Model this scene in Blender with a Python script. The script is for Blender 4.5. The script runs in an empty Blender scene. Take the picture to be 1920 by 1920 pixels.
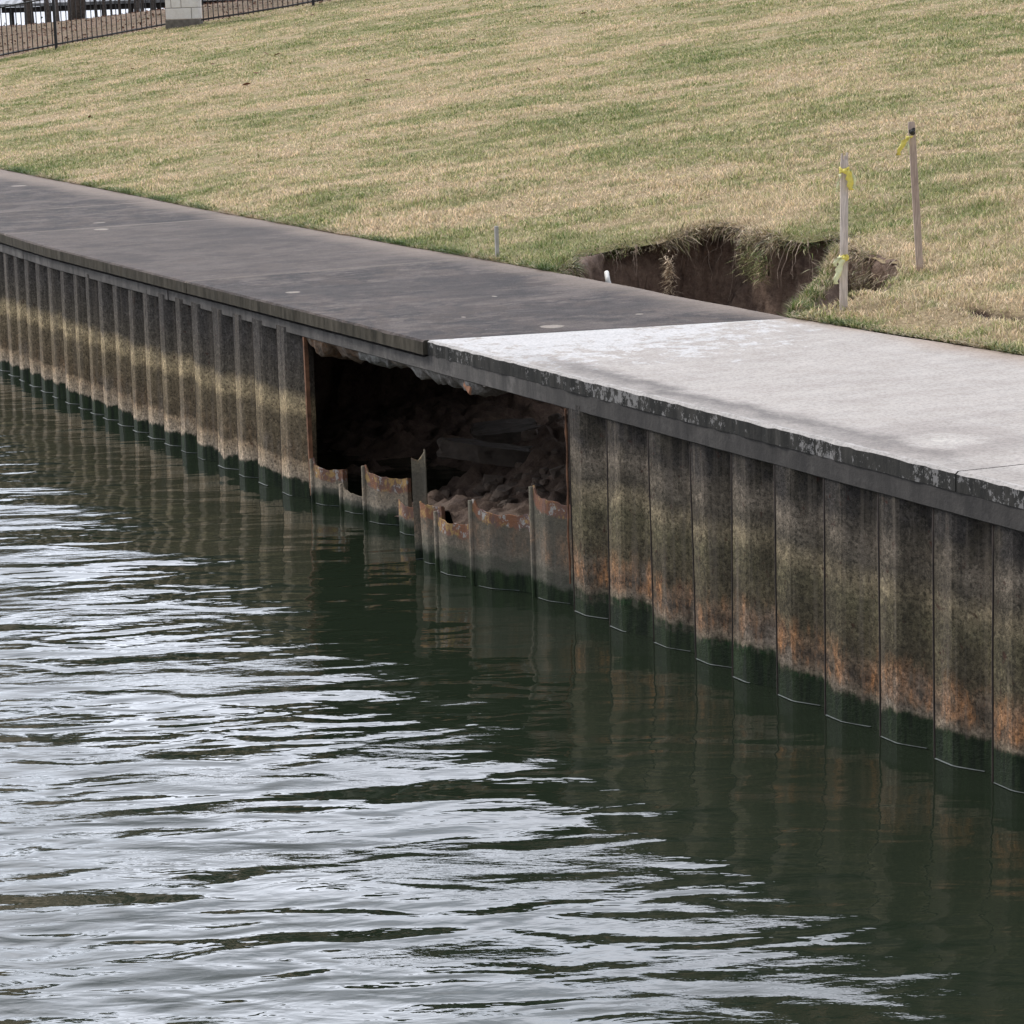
import bpy, math, random
import numpy as np
from math import radians, sin, cos, pi

# ------------------------------------------------------------------ camera, sky, sun, exposure
# World frame: x runs along the seawall (towards the near end), y inland, z up, water at z=0.
SC = bpy.context.scene
COL = SC.collection
cd = bpy.data.cameras.new('camera'); cam = bpy.data.objects.new('camera', cd); COL.objects.link(cam)
cd.sensor_width = 36; cd.lens = 5000 / 1920 * 36; cd.clip_start = .1; cd.clip_end = 6000
CAM = np.array([15.2962, -7.0638, 3.6])
CX = np.array([0.44632588, 0.89432505, -0.03123956]); CU = np.array([-0.16051277, 0.11435201, 0.98038731])
CF = np.array([-0.88035724, 0.43255788, -0.19458885])
from mathutils import Matrix, Vector
m = Matrix.Identity(4)
for i in range(3):
    m[i][0] = CX[i]; m[i][1] = CU[i]; m[i][2] = -CF[i]; m[i][3] = CAM[i]
cam.matrix_world = m
SC.camera = cam

SUN_EL, SUN_AZ = radians(40), Vector((-0.90, -0.44))      # light comes from up the wall and over the water
W = bpy.data.worlds.new('World'); SC.world = W; W.use_nodes = True
nt = W.node_tree; nt.nodes.clear()
def wn(t, **k):
    n = nt.nodes.new(t)
    for a, b in k.items(): setattr(n, a, b)
    return n
out = wn('ShaderNodeOutputWorld'); bg = wn('ShaderNodeBackground'); bg.inputs[1].default_value = 0.11
sky = wn('ShaderNodeTexSky', sky_type='NISHITA'); sky.sun_disc = False
sky.sun_elevation = SUN_EL; sky.sun_rotation = math.atan2(SUN_AZ[0], SUN_AZ[1]); sky.dust_density = 4; sky.air_density = 1.2
tc = wn('ShaderNodeTexCoord')
# overcast deck: soft clouds, a little brighter low down on the far side of the lake
map_ = wn('ShaderNodeMapping'); map_.inputs['Scale'].default_value = (2.2, 2.2, 5.0)
nz = wn('ShaderNodeTexNoise'); nz.inputs['Scale'].default_value = 1.6; nz.inputs['Detail'].default_value = 6; nz.inputs['Roughness'].default_value = .55
cr = wn('ShaderNodeValToRGB'); cr.color_ramp.elements[0].position = .32; cr.color_ramp.elements[1].position = .68
cr.color_ramp.elements[0].color = (4.5, 5.0, 5.9, 1); cr.color_ramp.elements[1].color = (9.4, 9.7, 10.8, 1)
dot = wn('ShaderNodeVectorMath', operation='DOT_PRODUCT'); dv = Vector((-.93, .30, .22)).normalized(); dot.inputs[1].default_value = dv
mr = wn('ShaderNodeMapRange'); mr.inputs[1].default_value = .35; mr.inputs[2].default_value = 1; mr.inputs[3].default_value = .78; mr.inputs[4].default_value = 3.5
mul = wn('ShaderNodeVectorMath', operation='SCALE')
mix = wn('ShaderNodeMix', data_type='RGBA'); mix.inputs[0].default_value = .86
L = nt.links.new
L(tc.outputs['Generated'], map_.inputs[0]); L(map_.outputs[0], nz.inputs[0]); L(nz.outputs[0], cr.inputs[0])
L(tc.outputs['Generated'], dot.inputs[0]); L(dot.outputs['Value'], mr.inputs[0])
sx_ = wn('ShaderNodeSeparateXYZ'); hz_ = wn('ShaderNodeMapRange'); hz_.inputs[1].default_value = .0; hz_.inputs[2].default_value = .13; hz_.inputs[3].default_value = .24; hz_.inputs[4].default_value = 1.
mm_ = wn('ShaderNodeMath', operation='MULTIPLY'); L(tc.outputs['Generated'], sx_.inputs[0]); L(sx_.outputs[2], hz_.inputs[0]); L(mr.outputs[0], mm_.inputs[0]); L(hz_.outputs[0], mm_.inputs[1])
L(cr.outputs[0], mul.inputs[0]); L(mm_.outputs[0], mul.inputs['Scale'])
L(sky.outputs[0], mix.inputs[6]); L(mul.outputs[0], mix.inputs[7]); L(mix.outputs[2], bg.inputs[0]); L(bg.outputs[0], out.inputs[0])

sd = bpy.data.lights.new('sun', 'SUN'); sd.energy = 1.55; sd.angle = radians(12); sd.color = (1, .955, .9)
sun = bpy.data.objects.new('sun', sd); COL.objects.link(sun)
h = SUN_AZ.normalized() * cos(SUN_EL)
sun.rotation_euler = Vector((h[0], h[1], sin(SUN_EL))).to_track_quat('Z', 'Y').to_euler()
SC.view_settings.view_transform = 'Standard'; SC.view_settings.look = 'None'; SC.view_settings.gamma = 1
SC.view_settings.exposure = 0.35

# ------------------------------------------------------------------ helpers
rng = np.random.default_rng(7); random.seed(7)
ZT, ZB, ZM = 1.392, 1.19, 1.297       # path top, underside of the cap beam, joint between slab and beam

def _h(ix, iy, iz, seed):
    v = (ix.astype(np.int64) * 374761393 + iy.astype(np.int64) * 668265263 + iz.astype(np.int64) * 2147483647 + seed * 974634777) & 0xffffffff
    v = ((v ^ (v >> 13)) * 1274126177) & 0xffffffff
    return ((v ^ (v >> 16)) & 0xffffff) / float(0xffffff)
def vnoise(x, y, z=0., seed=0):
    x, y, z = np.broadcast_arrays(np.asarray(x, float), np.asarray(y, float), np.asarray(z, float))
    fx, fy, fz = np.floor(x), np.floor(y), np.floor(z)
    tx, ty, tz = x - fx, y - fy, z - fz
    tx, ty, tz = tx*tx*(3-2*tx), ty*ty*(3-2*ty), tz*tz*(3-2*tz)
    r = 0
    for dx in (0, 1):
        for dy in (0, 1):
            for dz in (0, 1):
                w = (tx if dx else 1-tx) * (ty if dy else 1-ty) * (tz if dz else 1-tz)
                r = r + w * _h(fx+dx, fy+dy, fz+dz, seed)
    return r * 2 - 1
def fbm(x, y, z=0., o=4, seed=0):
    a, s, r = 1., 1., 0.
    for k in range(o):
        r = r + a * vnoise(np.asarray(x)*s, np.asarray(y)*s, np.asarray(z)*s, seed + k); a *= .5; s *= 2.03
    return r
def sstep(a, b, x):
    t = np.clip((np.asarray(x, float) - a) / (b - a), 0, 1); return t*t*(3-2*t)

def mesh(name, V, F, mat=None, parent=None, smooth=False, col=None, link=True):
    V = np.asarray(V, np.float32).reshape(-1, 3)
    me = bpy.data.meshes.new(name)
    if isinstance(F, np.ndarray):
        k = F.shape[1]; n = len(F)
        me.vertices.add(len(V)); me.vertices.foreach_set('co', V.ravel())
        me.loops.add(n*k); me.loops.foreach_set('vertex_index', F.astype(np.int32).ravel())
        me.polygons.add(n); me.polygons.foreach_set('loop_start', np.arange(0, n*k, k, dtype=np.int32))
        me.polygons.foreach_set('loop_total', np.full(n, k, np.int32))
        me.update(calc_edges=True)
    else:
        me.from_pydata([tuple(map(float, v)) for v in V], [], F); me.update()
    if smooth: me.polygons.foreach_set('use_smooth', np.ones(len(me.polygons), bool))
    if col is not None:
        at = me.color_attributes.new('tint', 'FLOAT_COLOR', 'POINT')
        c = np.ones((len(V), 4), np.float32); c[:, :3] = np.asarray(col, np.float32).reshape(len(V), -1)
        at.data.foreach_set('color', c.ravel())
    o = bpy.data.objects.new(name, me)
    if mat: me.materials.append(mat)
    if link: COL.objects.link(o)
    if parent: o.parent = parent
    return o
def tag(o, label=None, cat=None, group=None, kind=None):
    if label: o['label'] = label
    if cat: o['category'] = cat
    if group: o['group'] = group
    if kind: o['kind'] = kind
    return o
def empty(name, loc, label, cat, group=None):
    o = bpy.data.objects.new(name, None); COL.objects.link(o); o.location = loc; o.empty_display_size = .1
    return tag(o, label, cat, group)
class MB:
    def __init__(s): s.V = []; s.F = []
    def add(s, V, F):
        b = len(s.V); s.V += [tuple(v) for v in V]; s.F += [tuple(b+i for i in f) for f in F]; return s
    def box(s, c, d, rot=None, bev=0.):
        x, y, z = [k/2 for k in d]
        if bev:
            V = []
            for sx in (-1, 1):
                for sy in (-1, 1):
                    for sz in (-1, 1):
                        V += [(sx*(x-bev), sy*(y-bev), sz*z), (sx*(x-bev), sy*y, sz*(z-bev)), (sx*x, sy*(y-bev), sz*(z-bev))]
            import bmesh
            bm = bmesh.new()
            for v in V: bm.verts.new(v)
            g = bmesh.ops.convex_hull(bm, input=bm.verts)
            bm.verts.ensure_lookup_table(); bm.verts.index_update()
            V = [v.co.copy() for v in bm.verts]; F = [[v.index for v in f.verts] for f in bm.faces]; bm.free()
        else:
            V = [Vector((sx*x, sy*y, sz*z)) for sx in (-1, 1) for sy in (-1, 1) for sz in (-1, 1)]
            F = [(0,1,3,2),(4,6,7,5),(0,4,5,1),(2,3,7,6),(0,2,6,4),(1,5,7,3)]
        M_ = rot if rot else Matrix.Identity(3)
        return s.add([tuple(M_ @ Vector(v) + Vector(c)) for v in V], F)
    def tube(s, pts, r, k=6, cap=True):
        pts = [Vector(p) for p in pts]; rr = r if isinstance(r, (list, tuple)) else [r]*len(pts)
        V = []
        for i, p in enumerate(pts):
            d = (pts[min(i+1, len(pts)-1)] - pts[max(i-1, 0)]).normalized()
            a = d.cross(Vector((.31, .9, .12))).normalized(); b = d.cross(a)
            for j in range(k):
                t = 2*pi*j/k; V.append(tuple(p + (a*cos(t) + b*sin(t))*rr[i]))
        F = [(i*k+j, i*k+(j+1) % k, (i+1)*k+(j+1) % k, (i+1)*k+j) for i in range(len(pts)-1) for j in range(k)]
        if cap: F += [tuple(range(k-1, -1, -1)), tuple((len(pts)-1)*k+j for j in range(k))]
        return s.add(V, F)
    def build(s, name, mat, parent=None, smooth=False, loc=None):
        V = np.array(s.V)
        if loc is not None: V = V - np.array(loc)
        o = mesh(name, V, s.F, mat, parent, smooth)
        if loc is not None and parent is None: o.location = loc
        return o
def grid_faces(nx, ny):      # index = i*ny + j
    i, j = np.meshgrid(np.arange(nx-1), np.arange(ny-1), indexing='ij')
    a = (i*ny + j).ravel(); return np.stack([a, a+ny, a+ny+1, a+1], 1)

# point in the photograph's view, at ground distance Y ahead of the camera and x metres to its right
FW = Vector((CF[0], CF[1])).normalized(); RT = Vector((FW[1], -FW[0]))
def vw(x, Y, z=0.):
    return Vector((CAM[0] + RT[0]*x + FW[0]*Y, CAM[1] + RT[1]*x + FW[1]*Y, z))
def to_view(X, Y):
    dx, dy = X-CAM[0], Y-CAM[1]
    return dx*RT[0] + dy*RT[1], dx*FW[0] + dy*FW[1]
# plan of the wall and of the lawn edge
def off(s): return .042*np.maximum(0, -8.2-np.asarray(s, float))
EDX = [-90, -40, -30, -19.8, -17.6, -15.6, -13.2, -11.2, -9.6, -5.6, -4.2, -2.9, -1.4, 0., 1.35, 2.1, 4, 9, 30]
EDY = [2.9, 2.9, 2.9, 2.70, 2.62, 2.57, 2.50, 2.42, 2.41, 2.37, 2.40, 2.38, 2.31, 2.27, 2.31, 2.36, 2.40, 2.44, 2.5]
def edge(s): return np.interp(s, EDX, EDY)
def lawn_z(X, Y):
    X = np.asarray(X, float); Y = np.asarray(Y, float)
    vx, vy = to_view(X, Y)
    d = np.maximum(0, Y - edge(X))
    z = ZT + .004 + .132*d
    top = 3.55 - .022*np.maximum(0, vy-58) + .012*np.clip(vx, -14, 30)
    k = .25; hh = np.clip(.5 + .5*(top-z)/k, 0, 1)
    z = top*(1-hh) + z*hh - k*hh*(1-hh)
    z = z + np.clip(.035*(vx+10.8), -.06, .13)*sstep(42, 60, vy)
    z = z - 3.2*sstep(84, 100, vy) - 1.5*sstep(118, 135, vy)
    z = z + .035*fbm(X*.35, Y*.35, 0, 3, 5)*sstep(0, 1.5, d) + .012*fbm(X*2.2, Y*2.2, 0, 2, 9)*sstep(0, .3, d)
    # slumped ground right of the hole
    z = z - .11*np.exp(-(((X-1.45)/.8)**2 + ((Y-3.0)/.12)**2)) + .07*np.exp(-(((X-.95)/.9)**2 + ((Y-2.80)/.17)**2))
    return z
HOLE = [(-3.07, 2.2), (-3.12, 2.55), (-3.40, 2.72), (-3.72, 2.95), (-3.84, 3.30), (-3.72, 3.46), (-3.55, 3.60), (-3.66, 3.92), (-3.78, 4.12),
        (-3.2, 4.24), (-2.78, 4.06), (-2.5, 4.04), (-2.12, 4.1), (-2.05, 4.3), (-1.8, 4.24), (-1.35, 4.02), (-1.0, 4.0), (-.72, 3.90), (-.45, 3.82),
        (-.08, 3.50), (.25, 3.14), (.46, 2.88), (.58, 2.62), (.60, 2.2)]
HP = np.array(HOLE)
# ragged rim
def ragged(P, amp, step, seed):
    out = []
    for a, b in zip(P, np.roll(P, -1, 0)):
        n = max(1, int(np.hypot(*(b-a))/step))
        for i in range(n):
            p = a + (b-a)*i/n
            out.append(p + amp*np.array([fbm(p[0]*5, p[1]*5, 0, 3, seed), fbm(p[0]*5, p[1]*5, 3, 3, seed+9)]))
    return np.array(out)
HPR = ragged(HP, .07, .04, 31)
def inside(X, Y, P):
    X = np.asarray(X, float); Y = np.asarray(Y, float); r = np.zeros(X.shape, bool)
    q = np.roll(P, -1, 0)
    for (x0, y0), (x1, y1) in zip(P, q):
        c = ((y0 > Y) != (y1 > Y)); 
        if y1 != y0: r ^= c & (X < (x1-x0)*(Y-y0)/(y1-y0) + x0)
    return r
def pdist(X, Y, P, closed=True):
    X = np.asarray(X, float); Y = np.asarray(Y, float); d = np.full(X.shape, 1e9)
    n = len(P)
    for i in range(n if closed else n-1):
        a = P[i]; b = P[(i+1) % n]; e = b-a; L2 = e@e
        if L2 == 0: continue
        t = np.clip(((X-a[0])*e[0] + (Y-a[1])*e[1])/L2, 0, 1)
        d = np.minimum(d, np.hypot(X-a[0]-t*e[0], Y-a[1]-t*e[1]))
    return d

# ------------------------------------------------------------------ node helper
class NT:
    def __init__(s, name):
        s.m = bpy.data.materials.new(name); s.m.use_nodes = True; s.t = s.m.node_tree; s.t.nodes.clear()
        s.o = s.n('ShaderNodeOutputMaterial'); s.b = s.n('ShaderNodeBsdfPrincipled'); s.t.links.new(s.b.outputs[0], s.o.inputs[0])
        s.pos = s.n('ShaderNodeNewGeometry').outputs['Position']
    def n(s, t, **k):
        x = s.t.nodes.new(t)
        for a, b in k.items(): setattr(x, a, b)
        return x
    def set(s, sock, v):
        if isinstance(v, bpy.types.NodeSocket): s.t.links.new(v, sock)
        elif isinstance(v, (tuple, list)) and len(v) == 3 and sock.type == 'RGBA': sock.default_value = (*v, 1)
        else: sock.default_value = v
    def math(s, op, a, b=0., clamp=False):
        x = s.n('ShaderNodeMath', operation=op, use_clamp=clamp); s.set(x.inputs[0], a); s.set(x.inputs[1], b); return x.outputs[0]
    def map(s, scale=(1, 1, 1), src=None, loc=(0, 0, 0), rot=(0, 0, 0)):
        x = s.n('ShaderNodeMapping'); s.set(x.inputs[0], src or s.pos); x.inputs['Scale'].default_value = scale; x.inputs['Location'].default_value = loc; x.inputs['Rotation'].default_value = rot; return x.outputs[0]
    def noise(s, scale, detail=4, rough=.55, vec=None, dist=0., col=False):
        x = s.n('ShaderNodeTexNoise'); s.set(x.inputs['Vector'], vec or s.pos); x.inputs['Scale'].default_value = scale
        x.inputs['Detail'].default_value = detail; x.inputs['Roughness'].default_value = rough; x.inputs['Distortion'].default_value = dist
        return x.outputs[1 if col else 0]
    def ramp(s, fac, stops, interp='LINEAR'):
        x = s.n('ShaderNodeValToRGB'); e = x.color_ramp.elements; x.color_ramp.interpolation = interp
        while len(e) < len(stops): e.new(.5)
        for el, (p, c) in zip(e, stops):
            el.position = p; el.color = (c, c, c, 1) if isinstance(c, (int, float)) else (*c, 1)
        s.set(x.inputs[0], fac); return x.outputs[0]
    def mr(s, v, a, b, c=0., d=1., smooth=True):
        x = s.n('ShaderNodeMapRange', interpolation_type='SMOOTHSTEP' if smooth else 'LINEAR')
        for i, q in enumerate((v, a, b, c, d)): s.set(x.inputs[i], q)
        return x.outputs[0]
    def mix(s, f, a, b, mode='MIX'):
        x = s.n('ShaderNodeMix', data_type='RGBA', blend_type=mode); s.set(x.inputs[0], f); s.set(x.inputs[6], a); s.set(x.inputs[7], b); return x.outputs[2]
    def xyz(s, src=None):
        x = s.n('ShaderNodeSeparateXYZ'); s.set(x.inputs[0], src or s.pos); return x.outputs
    def bump(s, h, dist=.01, strength=1.):
        x = s.n('ShaderNodeBump'); s.set(x.inputs['Height'], h); x.inputs['Distance'].default_value = dist; x.inputs['Strength'].default_value = strength
        s.t.links.new(x.outputs[0], s.b.inputs['Normal']); return x.outputs[0]
    def col(s, c): s.set(s.b.inputs['Base Color'], c); return s
    def rough(s, r): s.set(s.b.inputs['Roughness'], r); return s
def simple(name, c, rough=.8, var=.25, scale=12, bump=.003, metallic=0.):
    a = NT(name); n = a.noise(scale, 5)
    a.col(a.mix(a.ramp(n, [(.3, 0), (.7, 1)]), tuple(k*(1-var) for k in c), tuple(min(1, k*(1+var)) for k in c))); a.rough(rough)
    a.bump(n, bump); a.b.inputs['Metallic'].default_value = metallic
    return a.m

# ---- materials
def m_path(pale):
    a = NT('pale_concrete' if pale else 'dark_concrete'); X = a.xyz()
    n1 = a.noise(.9, 5, .6); n2 = a.noise(4.5, 6, .65); n3 = a.noise(60, 3, .7); st = a.noise(2.2, 4, .6, a.map((1, .35, 1)))
    if pale:
        c = a.mix(a.ramp(n2, [(.35, 0), (.65, 1)]), (.41, .366, .325), (.48, .438, .395))
        c = a.mix(a.math('MULTIPLY', a.ramp(st, [(.5, 0), (.75, 1)]), .35), c, (.38, .34, .31))
        # clean white scaled patch beside the seam, breaking up outward
        d = a.n('ShaderNodeVectorMath', operation='DISTANCE'); a.set(d.inputs[0], a.map((1, .8, 0))); d.inputs[1].default_value = (.35, .5, 0)
        fl = a.noise(9, 6, .7); fl = a.math('ADD', fl, a.math('MULTIPLY', d.outputs['Value'], -.17))
        c = a.mix(a.ramp(fl, [(.33, 0), (.37, 1)]), c, (.58, .56, .54))
        d2 = a.n('ShaderNodeVectorMath', operation='DISTANCE'); a.set(d2.inputs[0], a.map((1, 1, 0))); d2.inputs[1].default_value = (4.95, .32, 0)
        dd = a.math('ADD', d2.outputs['Value'], a.math('MULTIPLY', a.noise(7, 5, .7), .5))
        c = a.mix(a.ramp(dd, [(.42, .0), (.5, .4), (.62, .3), (.85, 0)]), c, (.22, .185, .165))
        c = a.mix(a.ramp(a.math('ADD', d2.outputs['Value'], a.math('MULTIPLY', a.noise(11, 6, .85), .8)), [(.42, .6), (.48, 0)]), c, (.58, .55, .49))
        # grimy band inside the wall edge, clean chipped arris at the very edge
        yn = a.math('ADD', X[1], a.math('MULTIPLY', a.noise(3.0, 6, .7), .55))
        dm = a.math('MULTIPLY', a.ramp(yn, [(.2, .3), (.36, .85), (.5, 0)]), a.mr(X[0], .6, 2.0))
        dm = a.math('MULTIPLY', dm, a.mr(X[0], 7, 3.5))
        c = a.mix(dm, c, (.13, .115, .105))
        c = a.mix(a.ramp(a.math('ADD', X[1], a.math('MULTIPLY', a.noise(14, 5, .7), .09)), [(.0, .0), (.001, 0.), (.002, .0)]), c, (.52, .50, .47))
        arr = a.math('ADD', X[1], a.math('MULTIPLY', a.math('SUBTRACT', a.noise(9, 6, .8), .5), .10))
        c = a.mix(a.ramp(a.math('ADD', arr, .2), [(.118, .8), (.135, 0)]), c, (.50, .47, .44))
        # tan soil staining near the lawn
        c = a.mix(a.mr(a.math('ADD', X[1], a.math('MULTIPLY', n1, .5)), 2.25, 2.58, 0, .75), c, (.36, .27, .20))
        a.bump(n3, .002); a.rough(.85); a.b.inputs['Specular IOR Level'].default_value = .2
    else:
        c = a.mix(a.ramp(n1, [(.33, 0), (.67, 1)]), (.040, .028, .022), (.082, .060, .048))
        c = a.mix(a.math('MULTIPLY', a.ramp(st, [(.45, 0), (.72, 1)]), .55), c, (.125, .098, .084))
        c = a.mix(a.math('MULTIPLY', a.ramp(a.noise(3.2, 6, .75), [(.46, 0), (.56, 1)]), .8), c, (.017, .0145, .0155))
        c = a.mix(a.math('MULTIPLY', a.ramp(a.noise(2.1, 6, .8, a.map((1, .6, 1), loc=(8, 1, 0))), [(.50, 0), (.60, 1)]), .75), c, (.125, .100, .086))
        c = a.mix(a.math('MULTIPLY', a.ramp(a.noise(7, 6, .8, a.map((1, .5, 1), loc=(3, 3, 0))), [(.52, 0), (.62, 1)]), .6), c, (.17, .138, .118))
        mid = a.math('MULTIPLY', a.mr(X[0], -9.9, -9.7, 0, 1), a.mr(X[0], -4.5, -4.4, 1, 0))
        c = a.mix(a.math('MULTIPLY', mid, .5), c, (.118, .092, .077))
        c = a.mix(a.math('MULTIPLY', a.ramp(a.noise(.8, 5, .7, a.map((1, .8, 1), loc=(1, 7, 0))), [(.50, 0), (.60, 1)]), .55), c, (.026, .020, .019))
        for sx_ in (-12.45, -9.79, -4.46):
            ds = a.math('ABSOLUTE', a.math('SUBTRACT', X[0], sx_)); ds = a.math('ADD', ds, a.math('MULTIPLY', a.noise(1.6, 4, .7), .05))
            c = a.mix(a.math('MULTIPLY', a.mr(ds, .075, .045), .75), c, (.22, .18, .15))
        c = a.mix(a.mr(a.math('ADD', X[1], a.math('MULTIPLY', n1, .7)), 2.25, 2.75, 0, .7), c, (.30, .235, .185))
        c = a.mix(a.math('MULTIPLY', a.ramp(a.noise(26, 4, .75), [(.66, 0), (.70, 1)]), .7), c, (.28, .25, .235))
        for (px, py, sx, sy, r) in ((-3.17, .25, 1, 1, .06), (-.11, .84, 1, 1, .085), (-9.55, .83, 1, 1.4, .10), (-.95, .6, 1, 2, .03), (-1.9, 1.3, 1, 2, .035), (-.3, 1.6, 1, 1, .03), (-16.2, 1.95, 1, 1, .10), (-10.3, 1.05, 1.5, 1, .07)):
            d = a.n('ShaderNodeVectorMath', operation='DISTANCE'); a.set(d.inputs[0], a.map((sx, sy, 0))); d.inputs[1].default_value = (px*sx, py*sy, 0)
            dd = a.math('ADD', d.outputs['Value'], a.math('MULTIPLY', a.noise(25, 3), r*.5))
            c = a.mix(a.mr(dd, r*1.28, r*1.1), c, (.30, .255, .21))
        a.bump(n3, .002); a.rough(.85); a.b.inputs['Specular IOR Level'].default_value = .15
    # drag lines across the path
    c = a.mix(a.math('MULTIPLY', a.ramp(a.noise(5, 3, .6, a.map((1.5, .25, 1))), [(.45, 0), (.7, 1)]), .12), c, (.05, .045, .045))
    c = a.mix(a.math('MULTIPLY', a.ramp(n3, [(.38, 1), (.55, 0)]), .28), c, (.02, .02, .02))
    c = a.mix(a.math('MULTIPLY', a.ramp(a.noise(110, 3, .8), [(.55, 0), (.65, 1)]), .25), c, (.35, .31, .28))
    # the slab's vertical face is grimy all over
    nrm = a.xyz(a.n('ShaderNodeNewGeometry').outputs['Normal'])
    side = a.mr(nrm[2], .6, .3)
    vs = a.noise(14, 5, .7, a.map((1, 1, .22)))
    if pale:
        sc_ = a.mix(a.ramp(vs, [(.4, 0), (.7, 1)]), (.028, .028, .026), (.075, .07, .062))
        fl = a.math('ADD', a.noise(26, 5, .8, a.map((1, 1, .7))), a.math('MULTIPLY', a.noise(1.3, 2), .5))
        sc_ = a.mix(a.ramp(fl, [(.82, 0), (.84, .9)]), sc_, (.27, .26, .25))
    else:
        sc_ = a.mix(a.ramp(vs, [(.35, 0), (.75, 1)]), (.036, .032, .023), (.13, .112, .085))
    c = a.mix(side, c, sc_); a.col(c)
    return a.m
def m_beam():
    a = NT('cap_concrete'); X = a.xyz(); vs = a.noise(10, 6, .7, a.map((1, 1, .18))); n2 = a.noise(5, 6, .7); n3 = a.noise(50, 3, .7)
    c = a.mix(a.ramp(vs, [(.35, 0), (.75, 1)]), (.060, .056, .053), (.17, .155, .14))
    c = a.mix(a.math('MULTIPLY', a.ramp(n2, [(.52, 0), (.66, 1)]), .5), c, (.25, .23, .21))
    c = a.mix(a.mr(X[0], .8, 2.2, 0, .6), c, a.mix(a.ramp(a.noise(9, 6, .8), [(.45, 0), (.65, 1)]), (.018, .016, .015), (.042, .038, .034)))
    a.col(c).rough(.9); a.bump(n3, .003); return a.m
def m_pile(rust=0.):
    a = NT('stained_sheet_steel' if not rust else 'rusted_sheet_steel'); X = a.xyz()
    w = a.math('MULTIPLY', a.math('SUBTRACT', a.noise(1.7, 3, .5, a.map((1, 1, 0))), .5), .10)
    w2 = a.math('MULTIPLY', a.math('SUBTRACT', a.noise(11, 5, .75, a.map((1, 1, .25))), .5), .11)
    per = a.math('MULTIPLY', a.math('SUBTRACT', a.noise(4.2, 1, .5, a.map((1, .0, 0))), .5), .10)
    wnz = a.n('ShaderNodeTexWhiteNoise', noise_dimensions='1D'); a.set(wnz.inputs['W'], a.math('FLOOR', a.math('MULTIPLY', a.math('SUBTRACT', X[0], 1.87), 1/.4495)))
    per = a.math('ADD', per, a.math('MULTIPLY', a.math('SUBTRACT', wnz.outputs[0], .5), .045))
    z = a.math('ADD', X[2], a.math('ADD', w, a.math('ADD', w2, per)))
    zn = a.mr(z, 0., 1.25, 0, 1, False)
    right = a.mr(X[0], -1, 1)
    left_c = a.ramp(zn, [(.0, (.010, .020, .010)), (.085, (.014, .030, .012)), (.10, (.58, .46, .33)), (.19, (.52, .38, .24)), (.215, (.185, .140, .086)),
                         (.45, (.235, .182, .112)), (.50, (.56, .43, .25)), (.56, (.50, .39, .235)), (.62, (.145, .122, .092)), (.82, (.100, .088, .078)), (1, (.070, .064, .060))])
    right_c = a.ramp(zn, [(.0, (.012, .024, .012)), (.125, (.018, .042, .014)), (.145, (.32, .25, .175)), (.185, (.20, .145, .10)), (.215, (.10, .075, .055)), (.26, (.26, .175, .11)), (.31, (.14, .112, .068)),
                          (.52, (.155, .134, .078)), (.60, (.33, .265, .165)), (.67, (.14, .118, .088)), (.75, (.25, .205, .155)), (.85, (.062, .054, .048)), (1, (.048, .044, .042))])
    c = a.mix(right, left_c, right_c)
    c = a.mix(a.math('MULTIPLY', a.ramp(a.noise(3.4, 5, .7, a.map((1, 1, .8))), [(.42, .65), (.56, 0)]), a.mr(X[0], -2, 1, .3, 1)), c, (.062, .052, .036))
# orange rust blooms above the algae
    rb = a.math('MULTIPLY', a.ramp(a.noise(7, 5, .75, a.map((1, 1, .35))), [(.46, 0), (.60, 1)]), a.ramp(zn, [(.15, 0), (.19, 1), (.27, .9), (.36, 0)]))
    rb = a.math('MULTIPLY', rb, a.mr(X[0], -2.5, 2.2, .12, .8))
    c = a.mix(rb, c, a.mix(a.ramp(a.noise(19, 5, .75, a.map((1, 1, .4))), [(.4, 0), (.6, 1)]), (.34, .20, .12), (.62, .29, .12)))
    wb = a.math('MULTIPLY', a.ramp(a.noise(6, 5, .7, a.map((1, 1, .3), loc=(5, 0, 0))), [(.5, 0), (.68, 1)]), a.ramp(zn, [(.12, 0), (.15, 1), (.27, .8), (.33, 0)]))
    c = a.mix(a.math('MULTIPLY', wb, .7), c, (.30, .25, .20))
    # mottling, pits, vertical runs
    mo = a.noise(55, 4, .8); mo2 = a.noise(24, 6, .82)
    c = a.mix(a.ramp(mo, [(.41, .85), (.51, 0)]), c, a.mix(.72, c, (.010, .010, .008)))
    hl = a.n('ShaderNodeVectorMath', operation='SCALE'); a.set(hl.inputs[0], c); hl.inputs['Scale'].default_value = 2.1
    c = a.mix(a.ramp(mo2, [(.50, 0), (.62, .75)]), c, hl.outputs[0])
    c = a.mix(a.ramp(a.noise(46, 3, .7, a.map((1, 1, .45), loc=(3, 0, 0))), [(.58, 0), (.68, .55)]), c, hl.outputs[0])
    c = a.mix(a.ramp(a.noise(21, 4, .6, loc_map(a)), [(.64, 0), (.70, .7)]), c, (.060, .022, .016))
    run = a.noise(22, 4, .65, a.map((1, 1, .035)))
    c = a.mix(a.ramp(run, [(.5, 0), (.72, .4)]), c, (.30, .25, .20))
    c = a.mix(a.ramp(run, [(.25, .5), (.45, 0)]), c, (.03, .028, .026))
    # green slime
    gs = a.mr(z, .17, .12) if True else 0
    gcol = a.mix(a.ramp(a.noise(26, 4, .7, a.map((1, 1, .12))), [(.4, 0), (.7, 1)]), (.013, .021, .011), (.040, .064, .026))
    c = a.mix(a.math('MULTIPLY', a.mr(zn, a.mr(X[0], 1.4, 6.5, .088, .150, False), a.mr(X[0], 1.4, 6.5, .070, .125, False)), .92), c, gcol)
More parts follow.
